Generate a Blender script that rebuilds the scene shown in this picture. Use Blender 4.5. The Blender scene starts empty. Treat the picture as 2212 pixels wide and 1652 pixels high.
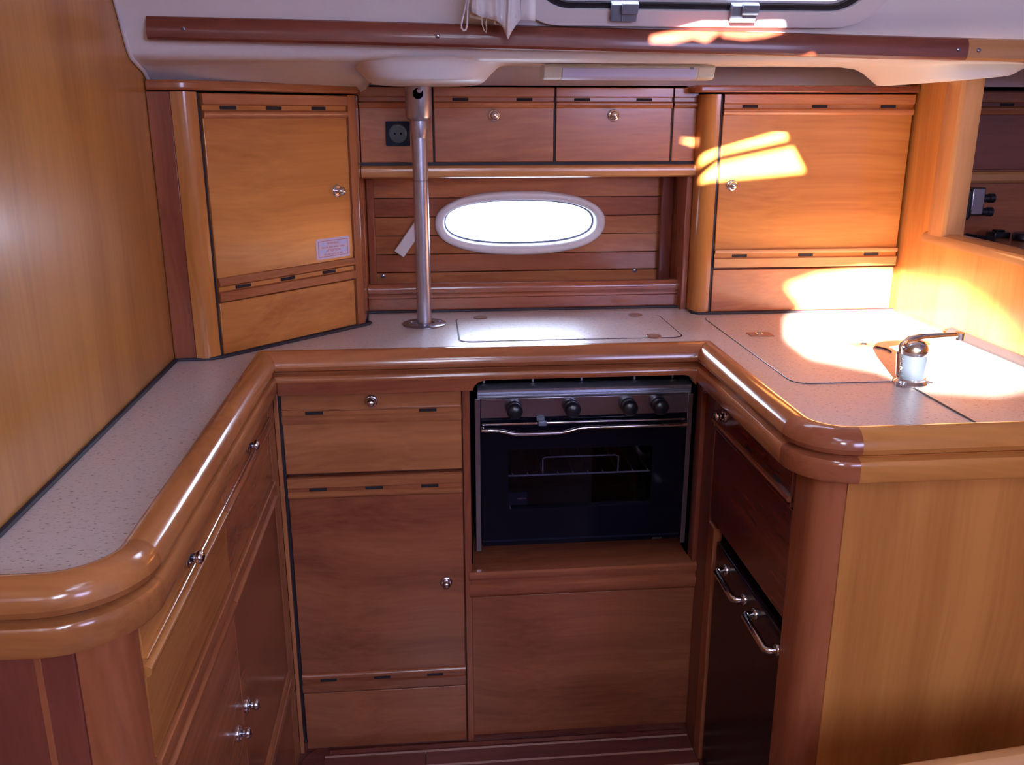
import bpy, bmesh, math, random
from mathutils import Vector, Matrix
random.seed(7)
R = math.radians
PI = math.pi
S = bpy.context.scene
COL = S.collection

# ------------------------------------------------------------------ camera
cam_d = bpy.data.cameras.new('camera')
cam_d.sensor_fit = 'HORIZONTAL'
cam_d.sensor_width = 36.0
cam_d.lens = 36.0 * 1950 / 2212
cam_d.clip_start = 0.02
cam = bpy.data.objects.new('camera', cam_d)
COL.objects.link(cam)
cam.location = (0, 0, 1.35)
cam.rotation_euler = (R(90 - 16.5), 0, R(-5.3))
S.camera = cam

# ------------------------------------------------------------------ world, sun, lamps, exposure
S.view_settings.view_transform = 'Standard'
S.view_settings.look = 'None'
S.view_settings.gamma = 1.0
S.view_settings.use_curve_mapping = False
S.view_settings.exposure = -0.4
S.cycles.use_denoising = True
S.cycles.max_bounces = 8
S.cycles.diffuse_bounces = 5
S.cycles.glossy_bounces = 4
S.cycles.transmission_bounces = 8
S.cycles.transparent_max_bounces = 8
S.cycles.sample_clamp_indirect = 6.0
S.cycles.caustics_reflective = False
S.cycles.caustics_refractive = False

world = bpy.data.worlds.new('sky')
S.world = world
world.use_nodes = True
bg = world.node_tree.nodes['Background']
bg.inputs[0].default_value = (0.66, 0.75, 1.0, 1)
# hazy bright horizon fading to a darker zenith, the same all the way round
_wn = world.node_tree.nodes
_tc = _wn.new('ShaderNodeTexCoord')
_sp = _wn.new('ShaderNodeSeparateXYZ')
_rp = _wn.new('ShaderNodeValToRGB')
_ab = _wn.new('ShaderNodeMapRange')
_ab.inputs[1].default_value = -1.0
_ab.inputs[2].default_value = 1.0
_ab.inputs[3].default_value = 0.0
_ab.inputs[4].default_value = 1.0
world.node_tree.links.new(_tc.outputs['Generated'], _sp.inputs[0])
world.node_tree.links.new(_sp.outputs['Z'], _ab.inputs[0])
world.node_tree.links.new(_ab.outputs[0], _rp.inputs['Fac'])
_ML = 75.0
for _p, _v in ((0.0, 0.15), (0.47, 0.45), (0.50, 1.0), (0.62, 1.0), (0.74, 0.75), (0.88, 0.22), (1.0, 0.12)):
    _e = _rp.color_ramp.elements.new(_p) if _p not in (0.0, 1.0) else _rp.color_ramp.elements[0 if _p == 0.0 else -1]
    _e.color = (_v, _v, _v, 1)
_mu = _wn.new('ShaderNodeMath')
_mu.operation = 'MULTIPLY'
_mu.inputs[1].default_value = _ML
world.node_tree.links.new(_rp.outputs['Color'], _mu.inputs[0])
world.node_tree.links.new(_mu.outputs[0], bg.inputs[1])

SUN_DIR = Vector((0.30, 1.0, -0.30)).normalized()
sun_d = bpy.data.lights.new('sun', 'SUN')
sun_d.energy = 155.0
sun_d.angle = R(0.55)
sun_d.color = (1.0, 0.89, 0.72)
sun = bpy.data.objects.new('sun', sun_d)
COL.objects.link(sun)
sun.rotation_euler = SUN_DIR.to_track_quat('-Z', 'Y').to_euler()


def area(name, loc, target, sx, sy, power, color, portal=False):
    d = bpy.data.lights.new(name, 'AREA')
    d.shape = 'RECTANGLE'
    d.size = sx
    d.size_y = sy
    d.energy = power
    d.color = color
    o = bpy.data.objects.new(name, d)
    COL.objects.link(o)
    o.location = loc
    v = Vector(target) - Vector(loc)
    o.rotation_euler = v.to_track_quat('-Z', 'Y').to_euler()
    if portal:
        d.cycles.is_portal = True
    return o


area('overhead_fill', (0.45, -0.15, 1.83), (0.45, 0.0, 0.5), 0.55, 0.5, 3.0, (0.56, 0.58, 1.0))  # unseen fill lamp added under the roof to light the cabin from above
area('companionway_daylight', (1.3, -1.5, 1.64), (0.75, 1.6, 1.2), 0.8, 0.4, 33.0, (0.56, 0.58, 1.0))
area('port_daylight', (0.217, 2.20, 1.108), (0.217, 0.0, 1.0), 0.36, 0.12, 1, (1, 1, 1), True)
area('side_window_daylight', (0.45, 1.62, 1.64), (0.45, 0.0, 1.1), 0.6, 0.16, 1, (1, 1, 1), True)


# ------------------------------------------------------------------ materials
def nodes_of(name):
    m = bpy.data.materials.new(name)
    m.use_nodes = True
    nt = m.node_tree
    return m, nt, nt.nodes['Principled BSDF']


def plain(name, col, rough=0.5, metal=0.0, coat=0.0, noise=0.0, spec=0.5, nscale=30):
    m, nt, b = nodes_of(name)
    b.inputs['Roughness'].default_value = rough
    b.inputs['Metallic'].default_value = metal
    b.inputs['Coat Weight'].default_value = coat
    b.inputs['Specular IOR Level'].default_value = spec
    tc = nt.nodes.new('ShaderNodeTexCoord')
    n = nt.nodes.new('ShaderNodeTexNoise')
    n.inputs['Scale'].default_value = nscale
    n.inputs['Detail'].default_value = 3
    nt.links.new(tc.outputs['Object'], n.inputs['Vector'])
    r = nt.nodes.new('ShaderNodeValToRGB')
    k = max(noise, 0.02)
    r.color_ramp.elements[0].color = (col[0] * (1 - k), col[1] * (1 - k), col[2] * (1 - k), 1)
    r.color_ramp.elements[1].color = (min(1, col[0] * (1 + k)), min(1, col[1] * (1 + k)), min(1, col[2] * (1 + k)), 1)
    nt.links.new(n.outputs['Fac'], r.inputs['Fac'])
    nt.links.new(r.outputs['Color'], b.inputs['Base Color'])
    return m


_wood = {}


def wood(axis, tone='mid', rough=0.3, seed=0, fig=1.0):
    """varnished wood veneer; grain runs along the given local axis"""
    key = (axis, tone, rough, seed, fig)
    if key in _wood:
        return _wood[key]
    tones = {
        'mid': ((0.27, 0.082, 0.032), (0.50, 0.187, 0.073)),
        'gold': ((0.33, 0.138, 0.032), (0.55, 0.260, 0.068)),
        'amber': ((0.37, 0.130, 0.030), (0.61, 0.250, 0.066)),
        'pale': ((0.42, 0.180, 0.070), (0.63, 0.310, 0.125)),
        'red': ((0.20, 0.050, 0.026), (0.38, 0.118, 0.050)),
        'umber': ((0.27, 0.088, 0.028), (0.47, 0.185, 0.062)),
        'brown': ((0.19, 0.047, 0.022), (0.37, 0.118, 0.050)),  # redder wood, also darkened in place of shade on the low fronts
        'russet': ((0.14, 0.028, 0.016), (0.27, 0.066, 0.034)),
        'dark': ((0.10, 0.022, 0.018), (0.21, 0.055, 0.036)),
    }
    lo, hi = tones[tone]
    m, nt, b = nodes_of('varnished_wood_%s_%s_%d' % (tone, axis, seed))
    N = nt.nodes.new
    L = nt.links.new
    tc = N('ShaderNodeTexCoord')
    mp = N('ShaderNodeMapping')
    rr = random.Random(hash(str(key)) & 0xffff if False else seed * 31 + len(tone) * 7 + ord(axis))
    mp.inputs['Location'].default_value = (rr.uniform(-5, 5), rr.uniform(-5, 5), rr.uniform(-5, 5))
    st = {'x': (0.07, 1, 1), 'y': (1, 0.07, 1), 'z': (1, 1, 0.07)}[axis]
    mp.inputs['Scale'].default_value = st
    L(tc.outputs['Object'], mp.inputs['Vector'])
    # warp the grain slowly so that it wanders like sliced veneer
    w = N('ShaderNodeTexNoise')
    w.inputs['Scale'].default_value = 2.2
    w.inputs['Detail'].default_value = 1
    L(tc.outputs['Object'], w.inputs['Vector'])
    ws = N('ShaderNodeVectorMath')
    ws.operation = 'SCALE'
    ws.inputs['Scale'].default_value = 0.10 * fig
    L(w.outputs['Color'], ws.inputs[0])
    ad = N('ShaderNodeVectorMath')
    ad.operation = 'ADD'
    L(mp.outputs['Vector'], ad.inputs[0])
    L(ws.outputs['Vector'], ad.inputs[1])
    n1 = N('ShaderNodeTexNoise')
    n1.inputs['Scale'].default_value = 14
    n1.inputs['Detail'].default_value = 4
    n1.inputs['Roughness'].default_value = 0.6
    L(ad.outputs['Vector'], n1.inputs['Vector'])
    n2 = N('ShaderNodeTexNoise')
    n2.inputs['Scale'].default_value = 130
    n2.inputs['Detail'].default_value = 2
    L(ad.outputs['Vector'], n2.inputs['Vector'])
    n3 = N('ShaderNodeTexNoise')
    n3.inputs['Scale'].default_value = 3.5
    n3.inputs['Detail'].default_value = 2
    L(ad.outputs['Vector'], n3.inputs['Vector'])
    mx = N('ShaderNodeMath')
    mx.operation = 'MULTIPLY_ADD'
    mx.inputs[1].default_value = 0.40
    L(n2.outputs['Fac'], mx.inputs[0])
    L(n1.outputs['Fac'], mx.inputs[2])
    mx2 = N('ShaderNodeMath')
    mx2.operation = 'MULTIPLY_ADD'
    mx2.inputs[1].default_value = 0.7
    L(n3.outputs['Fac'], mx2.inputs[0])
    L(mx.outputs[0], mx2.inputs[2])
    r = N('ShaderNodeValToRGB')
    r.color_ramp.elements[0].position = 0.62
    r.color_ramp.elements[1].position = 1.32
    mr = N('ShaderNodeMapRange')
    mr.inputs[1].default_value = 0.76
    mr.inputs[2].default_value = 1.30
    L(mx2.outputs[0], mr.inputs[0])
    r.color_ramp.elements[0].position = 0.0
    r.color_ramp.elements[1].position = 1.0
    r.color_ramp.elements[0].color = (*lo, 1)
    r.color_ramp.elements[1].color = (*hi, 1)
    L(mr.outputs[0], r.inputs['Fac'])
    L(r.outputs['Color'], b.inputs['Base Color'])
    b.inputs['Roughness'].default_value = rough
    b.inputs['Coat Weight'].default_value = 0.28
    b.inputs['Coat Roughness'].default_value = 0.12
    b.inputs['Specular IOR Level'].default_value = 0.38
    bp = N('ShaderNodeBump')
    bp.inputs['Strength'].default_value = 0.05
    bp.inputs['Distance'].default_value = 0.002
    L(n2.outputs['Fac'], bp.inputs['Height'])
    L(bp.outputs['Normal'], b.inputs['Normal'])
    _wood[key] = m
    return m


def laminate_mat():
    m, nt, b = nodes_of('speckled_laminate')
    N = nt.nodes.new
    L = nt.links.new
    tc = N('ShaderNodeTexCoord')
    mp = N('ShaderNodeMapping')
    mp.inputs['Scale'].default_value = (1.0, 2.2, 1.0)
    L(tc.outputs['Object'], mp.inputs['Vector'])
    n = N('ShaderNodeTexNoise')
    n.inputs['Scale'].default_value = 150
    n.inputs['Detail'].default_value = 2
    L(mp.outputs['Vector'], n.inputs['Vector'])
    r = N('ShaderNodeValToRGB')
    r.color_ramp.elements[0].position = 0.30
    r.color_ramp.elements[0].color = (0.16, 0.13, 0.13, 1)
    r.color_ramp.elements[1].position = 0.40
    r.color_ramp.elements[1].color = (0.64, 0.59, 0.60, 1)
    L(n.outputs['Fac'], r.inputs['Fac'])
    n2 = N('ShaderNodeTexNoise')
    n2.inputs['Scale'].default_value = 60
    L(mp.outputs['Vector'], n2.inputs['Vector'])
    r2 = N('ShaderNodeValToRGB')
    r2.color_ramp.elements[0].color = (0.88, 0.88, 0.88, 1)
    r2.color_ramp.elements[1].color = (1, 1, 1, 1)
    L(n2.outputs['Fac'], r2.inputs['Fac'])
    mm = N('ShaderNodeMix')
    mm.data_type = 'RGBA'
    mm.blend_type = 'MULTIPLY'
    mm.inputs[0].default_value = 1
    L(r.outputs['Color'], mm.inputs[6])
    L(r2.outputs['Color'], mm.inputs[7])
    L(mm.outputs[2], b.inputs['Base Color'])
    b.inputs['Roughness'].default_value = 0.34
    b.inputs['Coat Weight'].default_value = 0.4
    b.inputs['Coat Roughness'].default_value = 0.28
    b.inputs['Specular IOR Level'].default_value = 0.7
    bp = N('ShaderNodeBump')
    bp.inputs['Strength'].default_value = 0.06
    bp.inputs['Distance'].default_value = 0.001
    L(n.outputs['Fac'], bp.inputs['Height'])
    L(bp.outputs['Normal'], b.inputs['Normal'])
    return m


def glass_mat(name, tint, mixf, rough=0.02):
    m = bpy.data.materials.new(name)
    m.use_nodes = True
    nt = m.node_tree
    nt.nodes.clear()
    o = nt.nodes.new('ShaderNodeOutputMaterial')
    t = nt.nodes.new('ShaderNodeBsdfTransparent')
    t.inputs[0].default_value = (*tint, 1)
    g = nt.nodes.new('ShaderNodeBsdfGlossy')
    g.inputs['Roughness'].default_value = rough
    f = nt.nodes.new('ShaderNodeFresnel')
    f.inputs[0].default_value = 1.5
    mul = nt.nodes.new('ShaderNodeMath')
    mul.operation = 'MULTIPLY'
    mul.inputs[1].default_value = mixf
    nt.links.new(f.outputs[0], mul.inputs[0])
    mx = nt.nodes.new('ShaderNodeMixShader')
    nt.links.new(mul.outputs[0], mx.inputs[0])
    nt.links.new(t.outputs[0], mx.inputs[1])
    nt.links.new(g.outputs[0], mx.inputs[2])
    nt.links.new(mx.outputs[0], o.inputs[0])
    return m


M = {}
M['laminate'] = laminate_mat()
M['gelcoat'] = plain('white_headliner', (0.80, 0.80, 0.82), 0.42, noise=0.03, nscale=6)
M['liner_grey'] = plain('grey_hull_liner', (0.84, 0.82, 0.98), 0.8, noise=0.08)
M['white_plastic'] = plain('white_plastic', (0.74, 0.72, 0.76), 0.3)
M['cream_plastic'] = plain('cream_plastic', (0.66, 0.64, 0.55), 0.35)
M['diffuser'] = plain('lamp_diffuser', (0.56, 0.58, 0.86), 0.3)
M['chrome'] = plain('chrome', (0.82, 0.82, 0.86), 0.10, 1.0)
M['steel'] = plain('brushed_steel', (0.46, 0.46, 0.54), 0.27, 0.75, noise=0.05, nscale=80)
M['steel_dark'] = plain('satin_steel', (0.30, 0.28, 0.33), 0.20, 0.9, noise=0.05, nscale=60)
M['black'] = plain('black_enamel', (0.004, 0.004, 0.009), 0.12, spec=0.14)
M['black_matt'] = plain('black_void', (0.004, 0.004, 0.006), 0.9, spec=0.0)
M['black_plastic'] = plain('black_plastic', (0.012, 0.012, 0.018), 0.28)
M['navy_plastic'] = plain('dark_socket_plastic', (0.006, 0.010, 0.026), 0.5, spec=0.15)
M['gasket'] = plain('black_sealant', (0.012, 0.009, 0.020), 0.6)
M['slot'] = plain('dark_slot', (0.012, 0.006, 0.012), 0.8)
M['bronze'] = plain('brown_disc', (0.24, 0.13, 0.10), 0.35, noise=0.2, nscale=90)
M['grey_plastic'] = plain('grey_clip_plastic', (0.16, 0.19, 0.27), 0.4)
M['cloth'] = plain('white_cloth', (0.72, 0.70, 0.72), 0.9, noise=0.04)
M['cloth_beige'] = plain('beige_cloth', (0.50, 0.42, 0.33), 0.9, noise=0.06)
M['cord'] = plain('white_cord', (0.62, 0.58, 0.62), 0.8)
M['paper'] = plain('sticker_paper', (0.70, 0.62, 0.78), 0.5)
M['paper_blue'] = plain('sticker_pale_blue', (0.58, 0.62, 0.88), 0.5)
M['ink'] = plain('sticker_ink', (0.50, 0.14, 0.22), 0.6)
M['glass'] = glass_mat('window_glass', (0.97, 0.99, 1.0), 0.9)
M['oven_glass'] = glass_mat('tinted_oven_glass', (0.62, 0.62, 0.72), 0.5, 0.04)
M['fridge'] = plain('dark_brown_fridge_panel', (0.020, 0.010, 0.016), 0.22, spec=0.35)
M['holly'] = plain('pale_holly_strip', (0.50, 0.32, 0.26), 0.35)
M['faucet_glass'] = plain('smoky_faucet_body', (0.035, 0.045, 0.07), 0.15, 0.3)
M['base_moulding'] = plain('dark_rubber_moulding', (0.05, 0.038, 0.045), 0.5)
M['rack'] = plain('bright_rack_wire', (0.75, 0.75, 0.85), 0.35, 0.3)
M['rust'] = plain('copper_plate', (0.34, 0.15, 0.09), 0.35)


# ------------------------------------------------------------------ mesh helpers
class MB:
    def __init__(self):
        self.v = []
        self.f = []

    def add(self, vs, fs, mat=None):
        o = len(self.v)
        for p in vs:
            p = Vector(p)
            self.v.append(mat @ p if mat is not None else p)
        for f in fs:
            self.f.append([i + o for i in f])
        return self

    def box(self, x0, x1, y0, y1, z0, z1, mat=None):
        vs = [(x, y, z) for z in (z0, z1) for y in (y0, y1) for x in (x0, x1)]
        fs = [(0, 2, 3, 1), (4, 5, 7, 6), (0, 1, 5, 4), (2, 6, 7, 3), (0, 4, 6, 2), (1, 3, 7, 5)]
        return self.add(vs, fs, mat)

    def prism(self, poly, a0, a1, axis='x', mat=None):
        """poly in the plane across the axis: axis x -> (y,z), y -> (x,z), z -> (x,y)"""
        n = len(poly)

        def P(u, w, a):
            return {'x': (a, u, w), 'y': (u, a, w), 'z': (u, w, a)}[axis]
        vs = [P(u, w, a0) for u, w in poly] + [P(u, w, a1) for u, w in poly]
        fs = [list(range(n))[::-1], list(range(n, 2 * n))]
        for i in range(n):
            j = (i + 1) % n
            fs.append([i, j, j + n, i + n])
        return self.add(vs, fs, mat)

    def lathe(self, prof, seg=24, mat=None):
        """prof: (r, h) about local z"""
        vs = []
        fs = []
        for r, h in prof:
            for k in range(seg):
                a = 2 * PI * k / seg
                vs.append((max(r, 1e-5) * math.cos(a), max(r, 1e-5) * math.sin(a), h))
        for i in range(len(prof) - 1):
            for k in range(seg):
                k2 = (k + 1) % seg
                fs.append([i * seg + k, i * seg + k2, (i + 1) * seg + k2, (i + 1) * seg + k])
        fs.append(list(range(seg))[::-1])
        fs.append([(len(prof) - 1) * seg + k for k in range(seg)])
        return self.add(vs, fs, mat)

    def tube(self, pts, r, seg=10, mat=None, closed=False):
        pts = [Vector(p) for p in pts]
        n = len(pts)
        rs = r if isinstance(r, (list, tuple)) else [r] * n
        vs = []
        up = Vector((0, 0, 1))
        prev = None
        for i, p in enumerate(pts):
            if closed:
                t = pts[(i + 1) % n] - pts[i - 1]
            else:
                t = pts[min(i + 1, n - 1)] - pts[max(i - 1, 0)]
            t.normalize()
            if prev is None:
                a = up if abs(t.z) < 0.9 else Vector((1, 0, 0))
                nrm = (a - t * a.dot(t)).normalized()
            else:
                nrm = (prev - t * prev.dot(t)).normalized()
            prev = nrm
            bi = t.cross(nrm)
            for k in range(seg):
                a = 2 * PI * k / seg
                vs.append(p + (nrm * math.cos(a) + bi * math.sin(a)) * rs[i])
        fs = []
        m = n if closed else n - 1
        for i in range(m):
            i2 = (i + 1) % n
            for k in range(seg):
                k2 = (k + 1) % seg
                fs.append([i * seg + k, i * seg + k2, i2 * seg + k2, i2 * seg + k])
        if not closed:
            fs.append(list(range(seg))[::-1])
            fs.append([(n - 1) * seg + k for k in range(seg)])
        return self.add(vs, fs, mat)

    def grid(self, rows, thick=None, mat=None):
        nr = len(rows)
        nc = len(rows[0])
        vs = [p for r in rows for p in r]
        fs = []
        for i in range(nr - 1):
            for j in range(nc - 1):
                fs.append([i * nc + j, i * nc + j + 1, (i + 1) * nc + j + 1, (i + 1) * nc + j])
        return self.add(vs, fs, mat)

    def build(self, name, mat, parent=None, bevel=0.0, smooth=True, solid=0.0, seg=2, angle=35):
        me = bpy.data.meshes.new(name)
        me.from_pydata([tuple(p) for p in self.v], [], self.f)
        me.update()
        bm = bmesh.new()
        bm.from_mesh(me)
        bmesh.ops.recalc_face_normals(bm, faces=bm.faces)
        bm.to_mesh(me)
        bm.free()
        if smooth:
            me.polygons.foreach_set('use_smooth', [True] * len(me.polygons))
            me.set_sharp_from_angle(angle=R(angle))
        me.materials.append(mat)
        o = bpy.data.objects.new(name, me)
        COL.objects.link(o)
        if parent is not None:
            o.parent = parent
        if solid:
            s = o.modifiers.new('thickness', 'SOLIDIFY')
            s.thickness = solid
        if bevel:
            bv = o.modifiers.new('edge', 'BEVEL')
            bv.width = bevel
            bv.segments = seg
            bv.limit_method = 'ANGLE'
            bv.angle_limit = R(40)
            bv.use_clamp_overlap = True
        return o


def rrect(x0, x1, y0, y1, r, n=6, corners=(1, 1, 1, 1)):
    """rounded rectangle, corners: ll, lr, ur, ul"""
    pts = []
    for (cx, cy, a0, px, py), on in zip([(x0 + r, y0 + r, 180, x0, y0), (x1 - r, y0 + r, 270, x1, y0),
                                         (x1 - r, y1 - r, 0, x1, y1), (x0 + r, y1 - r, 90, x0, y1)], corners):
        if on:
            for k in range(n + 1):
                a = R(a0 + 90 * k / n)
                pts.append((cx + r * math.cos(a), cy + r * math.sin(a)))
        else:
            pts.append((px, py))
    return pts


def superell(cx, cy, a, b, p=2.4, n=64):
    out = []
    for k in range(n):
        t = 2 * PI * k / n
        c, s = math.cos(t), math.sin(t)
        out.append((cx + a * math.copysign(abs(c) ** (2 / p), c), cy + b * math.copysign(abs(s) ** (2 / p), s)))
    return out


def plate(name, outer, holes, depth, mat, parent=None, matrix=None, bevel=0.0):
    """flat plate with holes: outline in local XY, thickness along -Z..0, then moved by matrix"""
    cu = bpy.data.curves.new(name, 'CURVE')
    cu.dimensions = '2D'
    cu.fill_mode = 'BOTH'
    cu.extrude = depth / 2
    for loop in [outer] + list(holes):
        sp = cu.splines.new('POLY')
        sp.points.add(len(loop) - 1)
        for i, (x, y) in enumerate(loop):
            sp.points[i].co = (x, y, 0, 1)
        sp.use_cyclic_u = True
    tmp = bpy.data.objects.new(name + '_tmp', cu)
    COL.objects.link(tmp)
    dg = bpy.context.evaluated_depsgraph_get()
    me = bpy.data.meshes.new_from_object(tmp.evaluated_get(dg))
    bpy.data.objects.remove(tmp)
    bpy.data.curves.remove(cu)
    me.name = name
    me.transform(Matrix.Translation((0, 0, -depth / 2)))
    bm = bmesh.new()
    bm.from_mesh(me)
    bmesh.ops.remove_doubles(bm, verts=bm.verts, dist=1e-5)
    bmesh.ops.recalc_face_normals(bm, faces=bm.faces)
    bm.to_mesh(me)
    bm.free()
    if matrix is not None:
        me.transform(matrix)
    me.materials.clear()
    me.materials.append(mat)
    me.polygons.foreach_set('use_smooth', [True] * len(me.polygons))
    me.set_sharp_from_angle(angle=R(35))
    o = bpy.data.objects.new(name, me)
    COL.objects.link(o)
    if parent is not None:
        o.parent = parent
    return o


# plate frames: XY of the plate -> world XZ facing -y at depth y
def face_xz(y):
    return Matrix(((1, 0, 0, 0), (0, 0, -1, y), (0, 1, 0, 0), (0, 0, 0, 1)))


def thing(name, label, cat, loc=(0, 0, 0), rz=0.0, group=None):
    o = bpy.data.objects.new(name, None)
    COL.objects.link(o)
    o.empty_display_size = 0.05
    o.location = loc
    o.rotation_euler = (0, 0, rz)
    o['label'] = label
    o['category'] = cat
    if group:
        o['group'] = group
    return o


def tag(o, label, cat, group=None):
    o['label'] = label
    o['category'] = cat
    if group:
        o['group'] = group
    return o


def struct(o):
    o['kind'] = 'structure'
    return o


def sroot(name):
    o = bpy.data.objects.new(name, None)
    COL.objects.link(o)
    o.empty_display_size = 0.05
    o['kind'] = 'structure'
    return o


ROT_FACE = Matrix.Rotation(R(90), 4, 'X')      # lathe axis z -> -y (outward)


def facing(x, z, y=0.0):
    return Matrix.Translation((x, y, z)) @ ROT_FACE


KNOB = [(0.0125, 0), (0.0125, 0.002), (0.011, 0.0035), (0.0085, 0.0038), (0.008, 0.002), (0.0055, 0.002), (0.005, 0.007),
        (0.0075, 0.010), (0.0088, 0.0135), (0.0080, 0.017), (0.005, 0.0195), (0.001, 0.0205)]


def knob(parent, x, z, y=0.0, label='polished chrome push knob', sc=1.0):
    mb = MB().lathe([(r * sc, h * sc) for r, h in KNOB], 24, facing(x, z, y))
    o = mb.build('knob', M['chrome'], parent, angle=50)
    o['label'] = label
    return o


# profile of the milled band that crosses each door: z measured from the band's middle (groove), outwards is -y
def band(parent, x0, x1, zc, slots, mat, y=0.0, up=True, hi=0.027, lo=0.017, name='moulding'):
    """up=True: wide flat strip above the groove; False: wide strip below"""
    s = 1 if up else -1
    prof = [(y + 0.004, hi), (y - 0.0035, hi), (y - 0.005, hi - 0.0015), (y - 0.005, 0.0075), (y - 0.003, 0.0060),
            (y + 0.000, 0.0050), (y + 0.0005, -0.0025), (y - 0.003, -0.0035), (y - 0.0062, -0.0060), (y - 0.0068, -0.0085),
            (y - 0.0055, -0.0125), (y - 0.0030, -lo + 0.001), (y - 0.0005, -lo), (y + 0.004, -lo)]
    prof = [(a, zc + s * b) for a, b in prof]
    o = MB().prism(prof, x0, x1, 'x').build(name, mat, parent)
    for sx in slots:
        MB().box(sx - 0.017, sx + 0.017, y - 0.0012, y + 0.002, zc + s * 0.0012 - 0.0030, zc + s * 0.0012 + 0.0030) \
            .build('vent_slot', M['slot'], parent, bevel=0.0006, seg=1)
    return o


def front(root, name, x0, x1, z0, z1, mat, y=0.0, t=0.016, tones=None, label=None):
    o = MB().box(x0, x1, y, y + t, z0, z1).build(name, mat, root, bevel=0.0015)
    if label:
        o['label'] = label
    return o


# ================================================================== SETTING
# ---- floor: sole panel of dark planks divided by pale strips, dark margin frame round it
fl = sroot('floor')
fl.location = (0, 0, 0.044)
MB().box(-0.47, 2.3, -2.4, 2.4, -0.03, -0.004).build('subfloor', wood('x', 'dark', 0.35, 3), fl)
pitch = 0.046
yy = 1.628
k = 0
while yy > 0.2:
    y0 = yy - pitch + 0.005
    if k % 2 == 0:
        jx = -0.033 if k == 0 else 0.15 + 0.07 * (k % 5)
        MB().box(-0.245, jx - 0.0007, y0, yy, -0.004, 0.008).build('plank', wood('x', 'dark', 0.28, 20 + k % 4), fl, bevel=0.001, seg=1)
        MB().box(jx + 0.0007, 0.535, y0, yy, -0.004, 0.008).build('plank', wood('x', 'dark', 0.28, 21 + k % 4), fl, bevel=0.001, seg=1)
    else:
        MB().box(-0.245, 0.535, y0, yy, -0.004, 0.008).build('plank', wood('x', 'dark', 0.28, 20 + k % 4), fl, bevel=0.001, seg=1)
    MB().box(-0.245, 0.535, yy, yy + 0.005, -0.004, 0.0085).build('pale_strip', M['holly'], fl)
    yy -= pitch
    k += 1
MB().prism(rrect(-0.295, 0.56, 0.1, 1.675, 0.06, 8, (0, 0, 1, 1)), -0.004, 0.003, 'z').build('margin_board', wood('x', 'dark', 0.25, 5), fl, bevel=0.002)
MB().prism([(1.636, 0.003), (1.636, 0.010), (1.642, 0.014), (1.650, 0.010), (1.652, 0.003)], -0.235, 0.525, 'x') \
    .build('edge_strip', wood('x', 'dark', 0.15, 5), fl)

# ---- left bulkhead
wl = struct(MB().box(-0.49, -0.466, -2.4, 2.30, -0.03, 1.86).build('wall_left', wood('z', 'gold', 0.30, 1, 0.5)))

# ---- walls that close the cabin behind the camera and at the far right
struct(MB().box(-0.49, 2.3, -2.42, -2.4, 1.10, 1.86).build('wall_rear', M['gelcoat']))
struct(MB().box(-0.49, 2.3, -2.42, -2.38, -0.03, 1.10).build('trim_2', wood('z', 'dark', 0.35, 2)))
struct(MB().box(2.3, 2.32, -2.42, 2.42, -0.03, 1.86).build('wall_far_right', M['gelcoat']))

# ---- cabin roof with added holes, each shaped to cast one sun patch


def roofpt(x, y, z):
    t = (1.85 - z) / 0.30
    return (x - 0.30 * t, y - t)


R3 = lambda y, pts: [roofpt(px, y, pz) for px, pz in pts]
sun_hole_main = R3(1.95, [(0.59, 1.202), (0.827, 1.221), (0.790, 1.281), (0.632, 1.249), (0.587, 1.216)])
sun_hole_upper = R3(1.95, [(0.582, 1.236), (0.631, 1.260), (0.785, 1.291), (0.766, 1.316), (0.654, 1.284), (0.586, 1.265)])
sun_hole_tiny = R3(2.0, [(0.547, 1.298), (0.589, 1.297), (0.586, 1.276), (0.558, 1.284)])
sun_hole_left = R3(1.54, [(0.368, 1.446), (0.372, 1.466), (0.415, 1.478), (0.455, 1.486), (0.484, 1.486), (0.484, 1.462), (0.462, 1.447), (0.440, 1.453), (0.405, 1.445)])
sun_hole_right = R3(1.54, [(0.488, 1.456), (0.487, 1.486), (0.592, 1.488), (0.587, 1.464), (0.560, 1.456), (0.525, 1.452)])
sun_hole_counter = [roofpt(*p) for p in ((0.78, 1.874, 0.92), (0.842, 1.95, 0.923), (0.794, 1.95, 0.978), (0.867, 1.95, 1.003), (0.974, 1.95, 1.017), (1.051, 1.95, 1.012), (1.06, 1.915, 1.002),
                                  (1.06, 1.722, 1.022), (1.06, 1.623, 1.008), (1.06, 1.511, 0.962), (1.06, 1.478, 0.942), (1.05, 1.38, 0.92), (0.949, 1.307, 0.92), (0.888, 1.287, 0.92),
                                  (0.79, 1.32, 0.92), (0.77, 1.432, 0.92), (0.688, 1.531, 0.92), (0.699, 1.67, 0.92))]
roof = plate('ceiling', [(-0.49, -2.42), (2.32, -2.42), (2.32, 1.37), (-0.49, 1.37)], [sun_hole_main, sun_hole_upper, sun_hole_tiny, sun_hole_left, sun_hole_right, sun_hole_counter], 0.012,
             M['gelcoat'], None, Matrix.Translation((0, 0, 1.862)))
struct(roof)

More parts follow.
